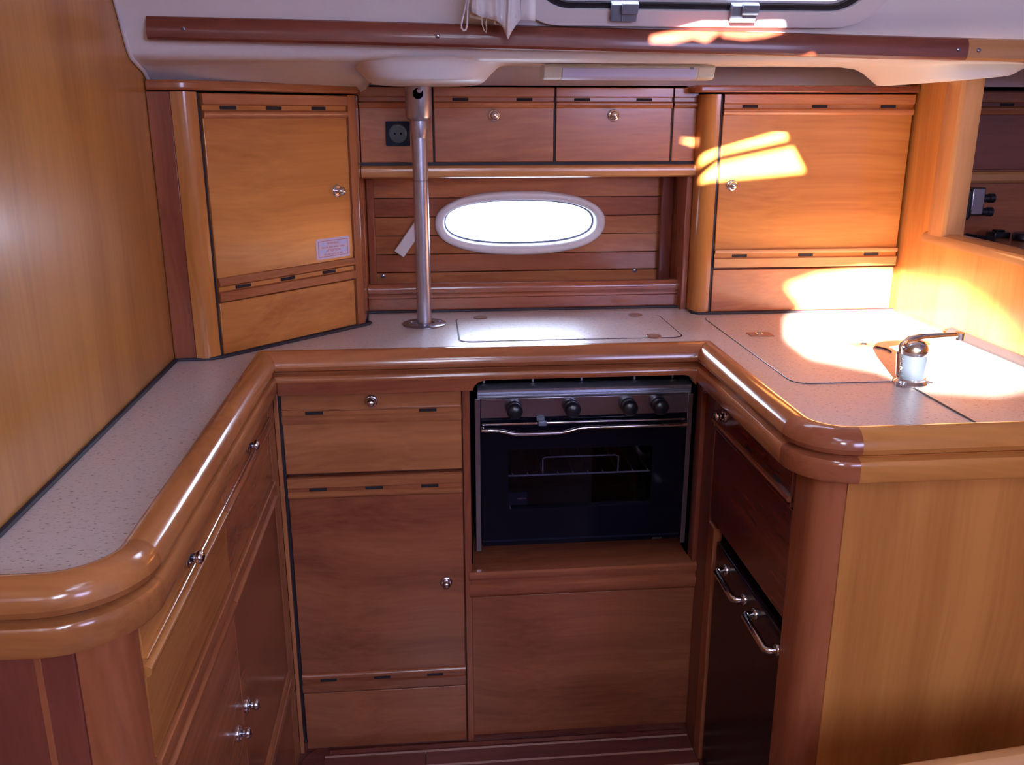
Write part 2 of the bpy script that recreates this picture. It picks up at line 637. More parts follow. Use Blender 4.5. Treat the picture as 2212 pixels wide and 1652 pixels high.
# ---- moulded coachroof side and side-deck underside (one white moulding, with the window hole)
ts = sroot('trim_1')
SL0 = Vector((0, 1.562, 1.455))
SL1 = Vector((0, 1.325, 1.85))
sv = (SL1 - SL0)
slen = sv.length
sv.normalize()
sn = Vector((1, 0, 0)).cross(sv)          # normal of the slanted side, pointing to the cabin when negative y
if sn.y > 0:
    sn = -sn
SM = Matrix(((1, sv.x, sn.x, 0), (0, sv.y, sn.y, SL0.y), (0, sv.z, sn.z, SL0.z), (0, 0, 0, 1)))   # plate X,Y -> wall
win_hole = rrect(0.19, 0.70, 0.083, 0.235, 0.045, 8)
plate('side_panel', [(-0.466, 0), (2.3, 0), (2.3, slen), (-0.466, slen)], [win_hole], 0.014, M['gelcoat'], ts, SM)
# rolled lower edge and underside, dropping down towards the left bulkhead
rows = []
xs = [-0.466, -0.455, -0.44, -0.42, -0.39, -0.35, -0.30, -0.24, -0.17, -0.13, -0.12, -0.11, -0.10, -0.09, -0.08, -0.07, 0.0, 0.2, 0.5, 0.8, 1.1, 1.5, 2.3]
for x in xs:
    w = max(0.0, min(1.0, (-0.07 - x) / 0.06))
    w = w * w * (3 - 2 * w)
    A = [(1.562, 1.455), (1.566, 1.447), (1.573, 1.441), (1.583, 1.4375), (1.60, 1.4365), (1.66, 1.4375), (1.80, 1.4420), (1.93, 1.4465), (1.985, 1.4480), (1.995, 1.452), (1.998, 1.50)]
    yl = max(1.655, 1.655 + (x + 0.386) * 1.03)
    zt = 1.4305 + 0.005 * min(1, (x + 0.466) / 0.2)
    y0 = 1.612
    B = [(1.562, 1.455), (1.567, 1.445), (1.575, 1.438), (1.590, 1.434), (y0, zt), (y0 + 0.012, zt - 0.003)] + \
        [(y0 + 0.02 + (yl + 0.03 - y0 - 0.02) * t, (zt - 0.005) * (1 - t) + 1.400 * t) for t in (0.0, 0.4, 0.75, 1.0, 1.25)]
    rows.append([(x, a[0] * (1 - w) + b[0] * w, a[1] * (1 - w) + b[1] * w) for a, b in zip(A, B)])
MB().grid(rows).build('deck_underside', M['gelcoat'], ts, angle=60)
# thin raised edging where the moulding meets the bulkhead
edge = [(-0.4625, 1.325, 1.85), (-0.4625, 1.447, 1.647), (-0.4625, 1.528, 1.512), (-0.4625, 1.560, 1.453), (-0.4625, 1.573, 1.438), (-0.4625, 1.60, 1.429), (-0.4625, 1.632, 1.421), (-0.4625, 1.655, 1.405), (-0.4625, 1.68, 1.397)]
MB().tube(edge, 0.0035, 8).build('edging', M['white_plastic'], ts)
# hull liner behind the lockers
MB().box(-0.466, 2.3, 2.012, 2.022, 1.4105, 1.50).build('hull_liner', M['liner_grey'], ts)
MB().box(-0.49, 2.3, 1.548, 2.17, 1.500, 1.515).build('side_deck', M['gelcoat'], ts)


# rounded bosses that carry the deck posts
def boss(name, cx, cy, ax, ay, z0, z1, tilt=0.0, flare=0.045):
    rows = []
    levels = [(1.0, 0.0, flare * 1.9), (0.93, 0.0, flare * 1.25), (0.72, 0, flare * 0.78), (0.45, 0, flare * 0.42), (0.2, 0, flare * 0.12), (0.08, 0, -0.001), (0.02, 0, -0.007), (0.0, 0, -0.016), (-0.01, 0, -0.05), (-0.012, 0, -0.085)]
    n = 40
    for lv, _, off in levels:
        z = z0 + (z1 - z0) * lv
        pts = superell(0, 0, ax + off, ay + off * 0.35, 3.0, n)
        row = [(cx + p[0], cy + p[1], z + tilt * p[0] * (1 - max(0, lv))) for p in pts]
        rows.append(row + [row[0]])
    o = MB().grid(rows)
    nb = len(o.v)
    o.f.append([nb - 1 - i for i in range(1, n + 1)])
    return o.build(name, M['gelcoat'], ts, angle=60)


boss('post_boss', 0.005, 1.765, 0.106, 0.178, 1.405, 1.442, 0, 0.030)
boss('post_boss', 1.000, 1.765, 0.090, 0.15, 1.413, 1.443, 0.09, 0.04)

# ---- window in the coachroof side
w2 = sroot('window_2')
outl = rrect(0.135, 0.755, 0.044, 0.275, 0.085, 10)
innl = rrect(0.172, 0.718, 0.070, 0.250, 0.060, 10)
fr = plate('window_frame', outl, [innl], 0.012, M['white_plastic'], w2, SM @ Matrix.Translation((0, 0, 0.012)))
bv = fr.modifiers.new('edge', 'BEVEL')
bv.width = 0.005
bv.segments = 3
bv.limit_method = 'ANGLE'
plate('gasket', rrect(0.171, 0.719, 0.0695, 0.2505, 0.060, 10), [rrect(0.186, 0.704, 0.079, 0.239, 0.048, 10)], 0.009, M['black_plastic'], w2, SM @ Matrix.Translation((0, 0, 0.006)))
plate('pane', rrect(0.188, 0.702, 0.081, 0.237, 0.046, 8), [], 0.004, M['glass'], w2, SM @ Matrix.Translation((0, 0, -0.002)))
for cx in (0.318, 0.512):
    c = MB()
    c.box(cx - 0.021, cx + 0.021, 0.056, 0.083, 0.008, 0.022, SM)
    c.box(cx - 0.006, cx + 0.020, 0.072, 0.088, 0.018, 0.030, SM)
    c.box(cx - 0.004, cx - 0.002, 0.057, 0.084, 0.020, 0.0235, SM)
    c.build('clip', M['grey_plastic'], w2, bevel=0.002)
MB().lathe([(0.0062, 0), (0.0062, 0.004), (0.005, 0.0065), (0.0028, 0.0065), (0.0028, 0.003), (0.0005, 0.003)], 20,
           SM @ Matrix.Translation((0.690, 0.055, 0.0))).build('stud', M['steel_dark'], w2)

# ---- hull planking behind the open recess, with the oval port
wb = sroot('wall_back')
YB = 2.12
port_o = superell(0.2165, 1.108, 0.1995, 0.0735, 2.35)
port_i = superell(0.2165, 1.108, 0.178, 0.0515, 2.5)
port_cut = superell(0.2165, 1.108, 0.187, 0.061, 2.4)
zs = [0.905, 0.952, 0.995, 1.038, 1.081, 1.124, 1.167, 1.212, 1.255]
tones = ['mid', 'mid', 'brown', 'mid', 'mid', 'brown', 'mid', 'mid']


def clip_halfplane(poly, z, keep_above):
    out = []
    for i in range(len(poly)):
        a = poly[i]
        b = poly[(i + 1) % len(poly)]
        ia = (a[1] >= z) == keep_above
        ib = (b[1] >= z) == keep_above
        if ia:
            out.append(a)
        if ia != ib:
            t = (z - a[1]) / (b[1] - a[1])
            out.append((a[0] + t * (b[0] - a[0]), z))
    return out


for i in range(len(zs) - 1):
    z0, z1 = zs[i] + 0.0008, zs[i + 1] - 0.0008
    mat = wood('x', tones[i], 0.22, 30 + i % 3)
    pz0, pz1 = 1.108 - 0.061, 1.108 + 0.061
    if z1 <= pz0 or z0 >= pz1:
        MB().box(-0.17, 0.62, YB, YB + 0.012, z0, z1).build('plank', mat, wb, bevel=0.0018)
        continue
    # plank interrupted by the port: left and right piece following its curve
    for side in (-1, 1):
        edge_pts = []
        for s in range(13):
            z = z0 + (z1 - z0) * s / 12
            h = min(1.0, abs(z - 1.108) / 0.061)
            dx = 0.187 * (max(0.0, 1 - h ** 2.4)) ** (1 / 2.4)
            edge_pts.append((0.2165 + side * dx, z))
        xo = -0.17 if side < 0 else 0.62
        poly = [(xo, z0)] + edge_pts + [(xo, z1)]
        MB().prism(poly, YB, YB + 0.012, 'y').build('plank', mat, wb)
plate('hull_skin', [(-0.49, -0.03), (2.32, -0.03), (2.32, 1.62), (-0.49, 1.62)], [port_cut], 0.01, M['black_matt'], wb, face_xz(YB + 0.030))
for sx, sz in ((-0.107, 0.988), (0.492, 0.992)):
    MB().lathe([(0.0052, 0), (0.0052, 0.003), (0.003, 0.0045), (0.0005, 0.0045)], 16, facing(sx, sz, YB)).build('screw', M['steel'], wb)

w1 = sroot('window_1')
# moulded white ring: loft between the outer and the inner oval
n = 72
loops = []
for a, b, p, y in [(0.1995, 0.0735, 2.35, YB + 0.001), (0.1995, 0.0735, 2.35, YB - 0.006), (0.1975, 0.0715, 2.35, YB - 0.010), (0.192, 0.066, 2.4, YB - 0.0125),
                   (0.184, 0.058, 2.45, YB - 0.011), (0.179, 0.053, 2.5, YB - 0.006), (0.178, 0.052, 2.5, YB + 0.010), (0.177, 0.051, 2.5, YB + 0.045)]:
    l = [(q[0], y, q[1]) for q in superell(0.2165, 1.108, a, b, p, n)]
    loops.append(l + [l[0]])
MB().grid(loops).build('window_frame', M['white_plastic'], w1, angle=60)
plate('seal', superell(0.2165, 1.108, 0.1775, 0.0515, 2.5), [superell(0.2165, 1.108, 0.1735, 0.0475, 2.5)], 0.004, M['grey_plastic'], w1, face_xz(YB + 0.030))
plate('pane', superell(0.2165, 1.108, 0.1765, 0.0505, 2.5), [], 0.004, M['glass'], w1, face_xz(YB + 0.036))

# ---- right bulkhead with the big opening
wr = sroot('wall_right')
poly = [(0.60, -0.03), (2.13, -0.03), (2.13, 1.50), (1.80, 1.50), (1.80, 1.105), (0.60, 1.105)]
MB().prism([(y, z) for y, z in poly], 1.060, 1.080, 'x').build('bulkhead_panel', wood('z', 'amber', 0.26, 6, 0.4), wr)
MB().prism([(1.046, 1.768), (1.052, 1.762), (1.075, 1.760), (1.092, 1.765), (1.098, 1.775), (1.098, 1.812), (1.090, 1.824), (1.050, 1.826), (1.045, 1.818)], 1.100, 1.46, 'z') \
    .build('opening_post', wood('z', 'pale', 0.2, 7), wr)
MB().prism([(1.042, 1.094), (1.042, 1.104), (1.047, 1.112), (1.060, 1.117), (1.080, 1.117), (1.093, 1.112), (1.098, 1.104), (1.098, 1.094), (1.08, 1.091), (1.06, 1.091)], 0.60, 1.835, 'y') \
    .build('opening_sill', wood('y', 'pale', 0.2, 8), wr)

# ================================================================== WORKTOP
RY_L, RX_L, RY_B, RX_R, RY_R = 0.812, -0.320, 1.645, 0.540, 1.143


def arc(cx, cy, r, a0, a1, n=8):
    return [(cx + r * math.cos(R(a0 + (a1 - a0) * k / n)), cy + r * math.sin(R(a0 + (a1 - a0) * k / n))) for k in range(n + 1)]


seg_a = [(-0.466, RY_L), (-0.40, RY_L)]
crn_l = arc(RX_L - 0.055, RY_L + 0.055, 0.055, -90, 0, 10)
crn_r = arc(RX_R + 0.045, RY_R + 0.045, 0.045, 180, 270, 10)
wt = thing('worktop', 'speckled off-white laminate worktop running round three sides of the galley', 'worktop', (0, 0, 0.90))
outline = [(-0.466, RY_L - 0.004)] + [(x + 0.003, y - 0.003) for x, y in crn_l] + [(RX_L + 0.003, RY_B - 0.0), (RX_L + 0.003, RY_B - 0.003), (RX_R - 0.003, RY_B - 0.003)] + \
    [(x - 0.003, y - 0.003) for x, y in crn_r] + [(1.059, RY_R - 0.003), (1.059, 2.12), (-0.466, 2.12)]
plate('laminate_top', outline, [], 0.030, M['laminate'], wt, Matrix.Translation((0, 0, 0.02)))


def lid(x0, x1, y0, y1, r, name='hatch_lid', gap=0.0028):
    MB().prism(rrect(x0 - gap, x1 + gap, y0 - gap, y1 + gap, r), 0.012, 0.0206, 'z').build('joint', M['gasket'], wt)
    MB().prism(rrect(x0, x1, y0, y1, r), 0.012, 0.0214, 'z').build(name, M['laminate'], wt, bevel=0.0006)


lid(0.058, 0.508, 1.735, 1.945, 0.02)
lid(0.602, 1.045, 1.392, 1.915, 0.03, gap=0.0012)
MB().box(0.7855, 0.789, 1.143, 1.39, 0.015, 0.0212).build('joint', M['gasket'], wt)
for x, y in ((0.111, 1.948), (0.457, 1.943), (0.449, 1.742)):
    MB().lathe([(0.0155, 0.020), (0.0155, 0.0225), (0.0145, 0.0235), (0.002, 0.0240)], 24, Matrix.Translation((x, y, 0))).build('finger_disc', M['bronze'], wt)
MB().box(0.072, 0.108, 1.731, 1.739, 0.019, 0.0225).build('hinge', M['steel'], wt, bevel=0.001)
for x, y in ((0.668, 1.735), (0.838, 1.628)):
    MB().box(x - 0.024, x + 0.024, y - 0.017, y + 0.017, 0.020, 0.0232).build('latch_plate', M['rust'], wt, bevel=0.001)
    MB().lathe([(0.008, 0.0225), (0.008, 0.0245), (0.006, 0.0255), (0.005, 0.0235), (0.001, 0.0235)], 18, Matrix.Translation((x - 0.002, y + 0.002, 0))).build('latch_ring', M['chrome'], wt)
MB().tube([(0.852, 1.615, 0.0225), (0.863, 1.600, 0.0225), (0.866, 1.585, 0.0225), (0.862, 1.572, 0.0225)], 0.0016, 6).build('pull_wire', M['gasket'], wt)
# black sealant bead along the foot of the walls and lockers
bead = [(-0.463, 0.80), (-0.463, 1.636), (-0.42, 1.640), (-0.398, 1.643), (-0.384, 1.652), (-0.131, 1.906), (-0.128, 1.918), (-0.136, 1.926), (-0.138, 2.024), (0.594, 2.024), (0.594, 1.985), (0.590, 1.955), (0.600, 1.945), (0.625, 1.942), (1.058, 1.942)]
MB().tube([(x, y, 0.0215) for x, y in bead], 0.0042, 8).build('sealant_bead', M['gasket'], wt)
MB().prism([(1.048, 0.018), (1.048, 0.026), (1.054, 0.034), (1.062, 0.036), (1.062, 0.018)], 1.10, 1.708, 'y').build('wall_moulding', M['base_moulding'], wt)

# ================================================================== FIDDLE RAIL (rounded double rail round the worktop)
PROF = [(0.0, 0.908), (0.0, 0.926), (0.003, 0.9325), (0.009, 0.9365), (0.017, 0.9375), (0.026, 0.935), (0.0335, 0.9285), (0.038, 0.920), (0.0395, 0.911), (0.037, 0.904), (0.032, 0.9005),
        (0.026, 0.899), (0.025, 0.8965), (0.030, 0.8955), (0.036, 0.893), (0.0385, 0.889), (0.0390, 0.884), (0.0390, 0.866), (0.037, 0.862), (0.033, 0.860), (0.008, 0.860), (0.008, 0.90)]
PROF_TOP = PROF[:17] + [(0.0390, 0.882), (0.008, 0.882), (0.008, 0.90)]


def offset_path(path):
    """right-hand unit normals with miter for every path vertex"""
    out = []
    n = len(path)
    for i in range(n):
        d = []
        if i > 0:
            v = Vector((path[i][0] - path[i - 1][0], path[i][1] - path[i - 1][1]))
            d.append(v.normalized())
        if i < n - 1:
            v = Vector((path[i + 1][0] - path[i][0], path[i + 1][1] - path[i][1]))
            d.append(v.normalized())
        if len(d) == 1:
            d = d * 2
        n1 = Vector((d[0].y, -d[0].x))
        n2 = Vector((d[1].y, -d[1].x))
        m = (n1 + n2).normalized()
        out.append(m / max(0.2, m.dot(n1)))
    return out


full = [(-0.466, RY_L)] + crn_l + [(RX_L, RY_B), (RX_R, RY_B)] + crn_r + [(1.30, RY_R)]
nrm = offset_path(full)
rail = thing('fiddle_rail', 'rounded varnished wooden fiddle rail edging the laminate worktop', 'rail', (0, 0, 0.86))


def rail_piece(i0, i1, mat, prof=PROF):
    rows = []
    for i in range(i0, i1 + 1):
        p = full[i]
        rows.append([(p[0] + nrm[i].x * u, p[1] + nrm[i].y * u, z - 0.86) for u, z in prof] + [(p[0] + nrm[i].x * prof[0][0], p[1] + nrm[i].y * prof[0][0], prof[0][1] - 0.86)])
    mb = MB().grid(rows)
    nc = len(prof) + 1
    mb.f.append(list(range(nc - 1)))
    mb.f.append([len(mb.v) - 1 - k for k in range(1, nc)])
    return mb.build('rail_section', mat, rail, angle=28)


rail_piece(0, 11, wood('x', 'umber', 0.16, 11))
rail_piece(11, 12, wood('y', 'umber', 0.16, 12, 1.4))
rail_piece(12, 13, wood('x', 'mid', 0.16, 13), PROF_TOP)
rail_piece(13, 14, wood('y', 'mid', 0.14, 14))
rail_piece(14, 24, wood('x', 'red', 0.14, 15))
rail_piece(24, 25, wood('x', 'amber', 0.16, 16, 1.3))
# lower band on the back run, arched over the stove opening
lp = [(-0.281, 0.883), (0.5015, 0.883), (0.5015, 0.858)] + [(0.519 - 0.019 - 0.0, 0.858)] + [(0.498 - 0.024 * (1 - math.cos(R(a))), 0.858 + 0.020 * math.sin(R(a))) for a in (10, 30, 50, 70, 90)] + \
    [(0.104 - 0.028 * math.sin(R(a)), 0.858 + 0.020 * math.cos(R(a))) for a in (0, 20, 40, 60, 80, 90)] + [(-0.281, 0.858)]
MB().prism([(x, z - 0.86) for x, z in lp], 1.606, 1.640, 'y').build('lower_band', wood('x', 'red', 0.2, 17), rail, bevel=0.0012)

# ================================================================== BASE CABINETS
# --- back run, cabinet under the worktop between corner and stove
FB = 1.662
bc = thing('base_cabinet', 'narrow wooden base cabinet left of the stove with one drawer above one door', 'cabinet', (-0.30, FB, 0))
X = lambda x: x + 0.30
MB().box(0.0, 0.358, 0.018, 0.44, 0.03, 0.855).build('carcass', wood('z', 'dark', 0.4, 2), bc)
MB().box(0.0, 0.0085, 0.0, 0.03, 0.0, 0.857).build('stile', wood('z', 'mid', 0.25, 3), bc, bevel=0.001)
MB().box(0.3575, 0.372, -0.004, 0.03, 0.0, 0.857).build('stile', wood('z', 'red', 0.25, 4), bc, bevel=0.002)
MB().box(0.0, 0.372, 0.004, 0.03, 0.849, 0.860).build('top_gap', M['gasket'], bc)
MB().box(0.009, 0.014, 0.005, 0.03, 0.03, 0.852).build('side_gap', M['gasket'], bc)
d1 = front(bc, 'drawer', 0.0145, 0.3555, 0.681, 0.847, wood('x', 'mid', 0.25, 5))
band(d1, 0.0145, 0.3555, 0.8035, [0.075, 0.291], wood('x', 'mid', 0.25, 6), hi=0.009, lo=0.021)
knob(d1, 0.184, 0.826)
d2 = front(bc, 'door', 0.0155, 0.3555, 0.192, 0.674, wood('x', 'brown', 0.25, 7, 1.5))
band(d2, 0.0155, 0.3555, 0.646, [0.073, 0.182, 0.291], wood('x', 'mid', 0.25, 8))
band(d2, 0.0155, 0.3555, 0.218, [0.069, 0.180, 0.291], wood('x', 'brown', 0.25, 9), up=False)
knob(d2, 0.319, 0.433)
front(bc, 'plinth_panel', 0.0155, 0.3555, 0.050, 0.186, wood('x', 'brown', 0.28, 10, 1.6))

# --- stove housing
SHX = 0.072
sh = thing('stove_housing', 'black-lined wooden stove recess with a plain wooden panel below', 'cabinet', (SHX, FB, 0))
hw = 0.472
mb = MB()
mb.box(0.0, hw, 0.40, 0.41, 0.44, 0.90)
mb.box(0.001, 0.004, 0.03, 0.41, 0.452, 0.90)
mb.box(hw - 0.014, hw - 0.010, 0.03, 0.41, 0.452, 0.90)
mb.box(0.0, hw, 0.03, 0.41, 0.888, 0.894)
mb.build('recess_lining', M['black_matt'], sh)
MB().box(hw - 0.0125, hw, 0.0, 0.032, 0.452, 0.859).build('stile', wood('z', 'russet', 0.3, 18), sh, bevel=0.001)
# sill with double moulding and the flat panel under it
prof = [(0.40, 0.452), (0.0, 0.456), (-0.006, 0.455), (-0.0095, 0.451), (-0.0095, 0.444), (-0.007, 0.438), (0.0, 0.434), (0.0, 0.428), (-0.004, 0.425), (-0.0085, 0.421), (-0.0095, 0.416), (-0.0085, 0.404),
        (-0.004, 0.3975), (0.0, 0.395), (0.02, 0.395), (0.40, 0.44)]
MB().prism(prof, -0.006, hw, 'x').build('sill_moulding', wood('x', 'red', 0.16, 12), sh)
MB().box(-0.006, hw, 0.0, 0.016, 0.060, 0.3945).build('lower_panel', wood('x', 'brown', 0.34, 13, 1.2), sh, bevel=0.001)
MB().box(-0.014, -0.007, 0.006, 0.02, 0.03, 0.46).build('side_gap', M['gasket'], sh)
struct(MB().box(-0.30, 0.545, FB + 0.003, FB + 0.02, -0.004, 0.062).build('baseboard_back', wood('x', 'dark', 0.25, 14), None, bevel=0.002))

# --- left run: faces +x (local x = world y)
LX = -0.300
lc = thing('base_cabinet', 'long wooden base cabinet below the left worktop with two drawers over two doors', 'cabinet', (LX, 0, 0), R(90))
# carcass in local coords: local x = world y, local y = -(world x - LX)
MB().box(0.85, 1.66, 0.020, 0.160, 0.02, 0.858).build('carcass', wood('z', 'dark', 0.4, 3), lc)
post = [(0.832, 0.0), (0.832, 0.018)] + [(0.832, 0.0175)] + [(0.90, 0.06), (0.90, 0.12), (0.80, 0.12)]
cp = [(0.826, -0.001)] + [(0.826 - 0.036 * math.sin(R(a)), 0.035 - 0.036 * math.cos(R(a))) for a in range(0, 91, 9)] + [(0.790, 0.046), (0.81, 0.06), (0.85, 0.03), (0.850, 0.012)]
MB().prism(cp, 0.0, 0.866, 'z').build('corner_post', wood('z', 'brown', 0.30, 21), lc)
MB().box(0.793, 0.815, 0.049, 0.164, 0.0, 0.866).build('end_panel', wood('z', 'dark', 0.3, 22), lc, bevel=0.002)
MB().box(0.7915, 0.80, 0.080, 0.087, 0.0, 0.866).build('end_joint', wood('z', 'brown', 0.3, 23), lc, bevel=0.001)
MB().box(0.83, 1.66, 0.006, 0.022, 0.855, 0.875).build('top_rail', wood('x', 'amber', 0.25, 24), lc)
MB().box(0.8295, 0.8330, 0.004, 0.02, 0.03, 0.866).build('side_gap', M['gasket'], lc)
for k, (a, b) in enumerate(((0.8335, 1.2125), (1.2155, 1.6000))):
    mx = 'amber' if k == 0 else 'mid'
    dr = front(lc, 'drawer', a, b, 0.6985, 0.868, wood('x', mx, 0.24, 25 + k))
    band(dr, a, b, 0.812, [a + 0.07, b - 0.07] if False else [], wood('x', mx, 0.24, 27 + k), hi=0.008, lo=0.016)
    knob(dr, 1.020 if k == 0 else 1.409, 0.836)
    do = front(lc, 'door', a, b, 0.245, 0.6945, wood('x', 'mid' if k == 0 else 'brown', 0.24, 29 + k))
    band(do, a, b, 0.668, [], wood('x', 'mid', 0.24, 31 + k))
    band(do, a, b, 0.272, [], wood('x', 'mid', 0.24, 31 + k), up=False)
    knob(do, 1.172 if k == 0 else 1.240, 0.468)
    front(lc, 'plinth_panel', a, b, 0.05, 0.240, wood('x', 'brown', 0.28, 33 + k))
MB().box(1.6025, 1.661, 0.0, 0.016, 0.0, 0.866).build('stile', wood('z', 'mid', 0.28, 35), lc, bevel=0.0015)

# --- right run: faces -x (local x = -world y)
RXF = 0.540
rc = thing('base_cabinet', 'wooden base cabinet under the right worktop with a drawer above the fridge', 'cabinet', (RXF, 0, 0), R(-90))
# local x = -world y ; local y = world x - RXF
L_ = lambda wy: -wy
MB().box(-1.60, -1.20, 0.02, 0.05, 0.585, 0.86).build('carcass', wood('z', 'dark', 0.4, 4), rc)
MB().box(-1.66, -1.596, 0.0, 0.016, 0.0, 0.86).build('stile', wood('z', 'dark', 0.3, 36), rc, bevel=0.0015)
MB().box(-1.595, -1.558, -0.001, 0.016, 0.0, 0.580).build('stile', wood('z', 'red', 0.3, 37), rc, bevel=0.0015)
dr = front(rc, 'drawer', -1.592, -1.216, 0.778, 0.846, wood('x', 'dark', 0.2, 38, 0.3), y=-0.004)
MB().prism([(0.0, 0.7965), (-0.009, 0.7955), (-0.0105, 0.792), (-0.0085, 0.788), (0.0, 0.786)], -1.592, -1.216, 'x').build('pull_moulding', wood('x', 'red', 0.18, 39), dr)
knob(dr, -1.535, 0.818, y=-0.004)
for sx in (-1.40, -1.27):
    MB().box(sx - 0.014, sx + 0.014, -0.0055, -0.003, 0.801, 0.8065).build('vent_slot', M['slot'], dr)
front(rc, 'fixed_panel', -1.592, -1.214, 0.590, 0.774, wood('x', 'dark', 0.25, 43, 0.1))
# quarter-round corner post and vertical-grain end panel
cp = [(-1.212, 0.0), (-1.212, 0.018), (-1.17, 0.05), (-1.150, 0.045), (-1.1345, 0.045)] + [(-1.1345 - 0.0 + 0.0, 0.045)]
cp = [(-1.212, 0.018), (-1.212, 0.0)] + [(-1.170 + 0.0345 * math.sin(R(a)), 0.0355 - 0.0355 * math.cos(R(a))) for a in range(0, 91, 9)] + [(-1.1355, 0.042), (-1.155, 0.05)]
MB().prism(cp, 0.0, 0.868, 'z').build('corner_post', wood('z', 'red', 0.26, 41), rc)
MB().box(-1.150, -1.1335, 0.0425, 0.517, 0.0, 0.868).build('end_panel', wood('z', 'amber', 0.32, 42, 0.5), rc, bevel=0.0015)
MB().box(-1.150, -1.1335, 0.5185, 0.76, 0.0, 0.868).build('end_panel', wood('z', 'amber', 0.32, 42, 0.5), rc, bevel=0.0015)

# --- refrigerator under it
fg = thing('refrigerator', 'dark brown front-opening refrigerator with two chrome handle bars', 'refrigerator', (RXF, 0, 0), R(-90))
MB().box(-1.556, -1.214, 0.030, 0.40, 0.03, 0.586).build('body', M['black_matt'], fg)
MB().box(-1.553, -1.216, 0.004, 0.026, 0.035, 0.556).build('door', M['fridge'], fg, bevel=0.003)
for a, b in ((-1.487, -1.385), (-1.330, -1.226)):
    h = MB().tube([(a, 0.004, 0.528), (a, -0.012, 0.528), (a + 0.004, -0.017, 0.5275), (b - 0.004, -0.017, 0.525), (b, -0.012, 0.5245), (b, 0.004, 0.5245)], 0.0062, 10)
    h.lathe([(0.010, 0), (0.010, 0.004), (0.007, 0.006)], 14, Matrix.Translation((a, 0.004, 0.528)) @ ROT_FACE)
    h.lathe([(0.010, 0), (0.010, 0.004), (0.007, 0.006)], 14, Matrix.Translation((b, 0.004, 0.5245)) @ ROT_FACE)
    h.build('handle', M['chrome'], fg, angle=60)
MB().lathe([(0.004, 0), (0.004, 0.003), (0.001, 0.004)], 12, facing(-1.50, 0.060, 0.004)).build('screw', M['steel'], fg)

# ================================================================== STOVE
st = thing('stove', 'gimballed steel and black galley stove with oven, set in the recess', 'stove', (0.0, 1.70, 0))
sx0, sx1 = 0.085, 0.524
MB().box(sx0 + 0.004, sx1 - 0.004, 0.33, 0.34, 0.50, 0.80).build('oven_back', M['black'], st)
mb = MB()
mb.box(sx0, sx0 + 0.004, 0.01, 0.34, 0.485, 0.812)
mb.box(sx1 - 0.004, sx1, 0.01, 0.34, 0.485, 0.812)
mb.box(sx0, sx1, 0.02, 0.34, 0.485, 0.489)
mb.box(sx0, sx1, 0.02, 0.34, 0.765, 0.812)
mb.build('body', M['black'], st)
mb = MB().box(sx0 - 0.002, sx0 + 0.0095, -0.001, 0.012, 0.480, 0.812)
mb.build('side_frame', M['steel_dark'], st, bevel=0.001)
MB().box(sx1 - 0.0095, sx1 + 0.002, -0.001, 0.012, 0.480, 0.812).build('side_frame', M['steel_dark'], st, bevel=0.001)
MB().prism([(-0.004, 0.813), (-0.008, 0.816), (-0.006, 0.819), (-0.009, 0.8215), (-0.006, 0.8245), (-0.010, 0.828), (-0.010, 0.833), (-0.004, 0.8365), (0.02, 0.8365), (0.02, 0.813)], sx0 + 0.004, sx1 - 0.006, 'x') \
    .build('top_bar', M['steel'], st)
MB().box(sx0 + 0.010, sx1 - 0.010, -0.003, 0.012, 0.772, 0.8125).build('control_panel', M['steel_dark'], st, bevel=0.001)
for kx in (0.161, 0.276, 0.391, 0.453):
    kb = MB().lathe([(0.0165, 0.0), (0.0165, 0.006), (0.0155, 0.008), (0.0145, 0.014), (0.0165, 0.020), (0.0155, 0.026), (0.011, 0.030), (0.001, 0.0315)], 28, Matrix.Translation((kx, -0.003, 0.792)) @ ROT_FACE)
    kb.build('control_knob', M['black_plastic'], st, angle=40)
mb = MB().box(0.206, 0.222, -0.012, -0.002, 0.766, 0.774)
mb.box(0.209, 0.226, -0.018, -0.008, 0.757, 0.767)
mb.build('door_catch', M['grey_plastic'], st, bevel=0.002)
MB().box(sx0 + 0.008, sx1 - 0.008, 0.004, 0.02, 0.752, 0.772).build('door_gap', M['black'], st)
# oven door: black frame with a window, trim line and the wavy chrome handle
plate('oven_door', rrect(sx0 + 0.010, sx1 - 0.010, 0.506, 0.758, 0.004, 4), [rrect(0.150, 0.446, 0.574, 0.704, 0.006, 4)], 0.016, M['black'], st, face_xz(-0.004))
plate('oven_glass', rrect(0.146, 0.450, 0.570, 0.708, 0.006, 4), [], 0.003, M['oven_glass'], st, face_xz(0.006))
MB().box(sx0 + 0.012, sx1 - 0.014, -0.0085, -0.003, 0.7575, 0.7625).build('door_trim', M['chrome'], st, bevel=0.0015)
hp = []
for k in range(41):
    t = k / 40
    x = sx0 + 0.014 + t * (sx1 - sx0 - 0.030)
    d = 0.5 * (math.tanh((x - 0.145) * 60) - math.tanh((x - 0.275) * 60))
    hp.append((x, -0.020 - 0.004 * d, 0.7525 - 0.0085 * d))
MB().tube([(hp[0][0], -0.004, hp[0][2])] + hp + [(hp[-1][0], -0.004, hp[-1][2])], 0.0042, 10).build('oven_handle', M['chrome'], st, angle=60)
MB().box(sx0 + 0.012, sx1 - 0.012, 0.000, 0.012, 0.500, 0.5045).build('lower_trim', M['navy_plastic'], st)
MB().box(sx0 + 0.012, sx1 - 0.012, 0.006, 0.02, 0.488, 0.499).build('lower_plate', M['black'], st)
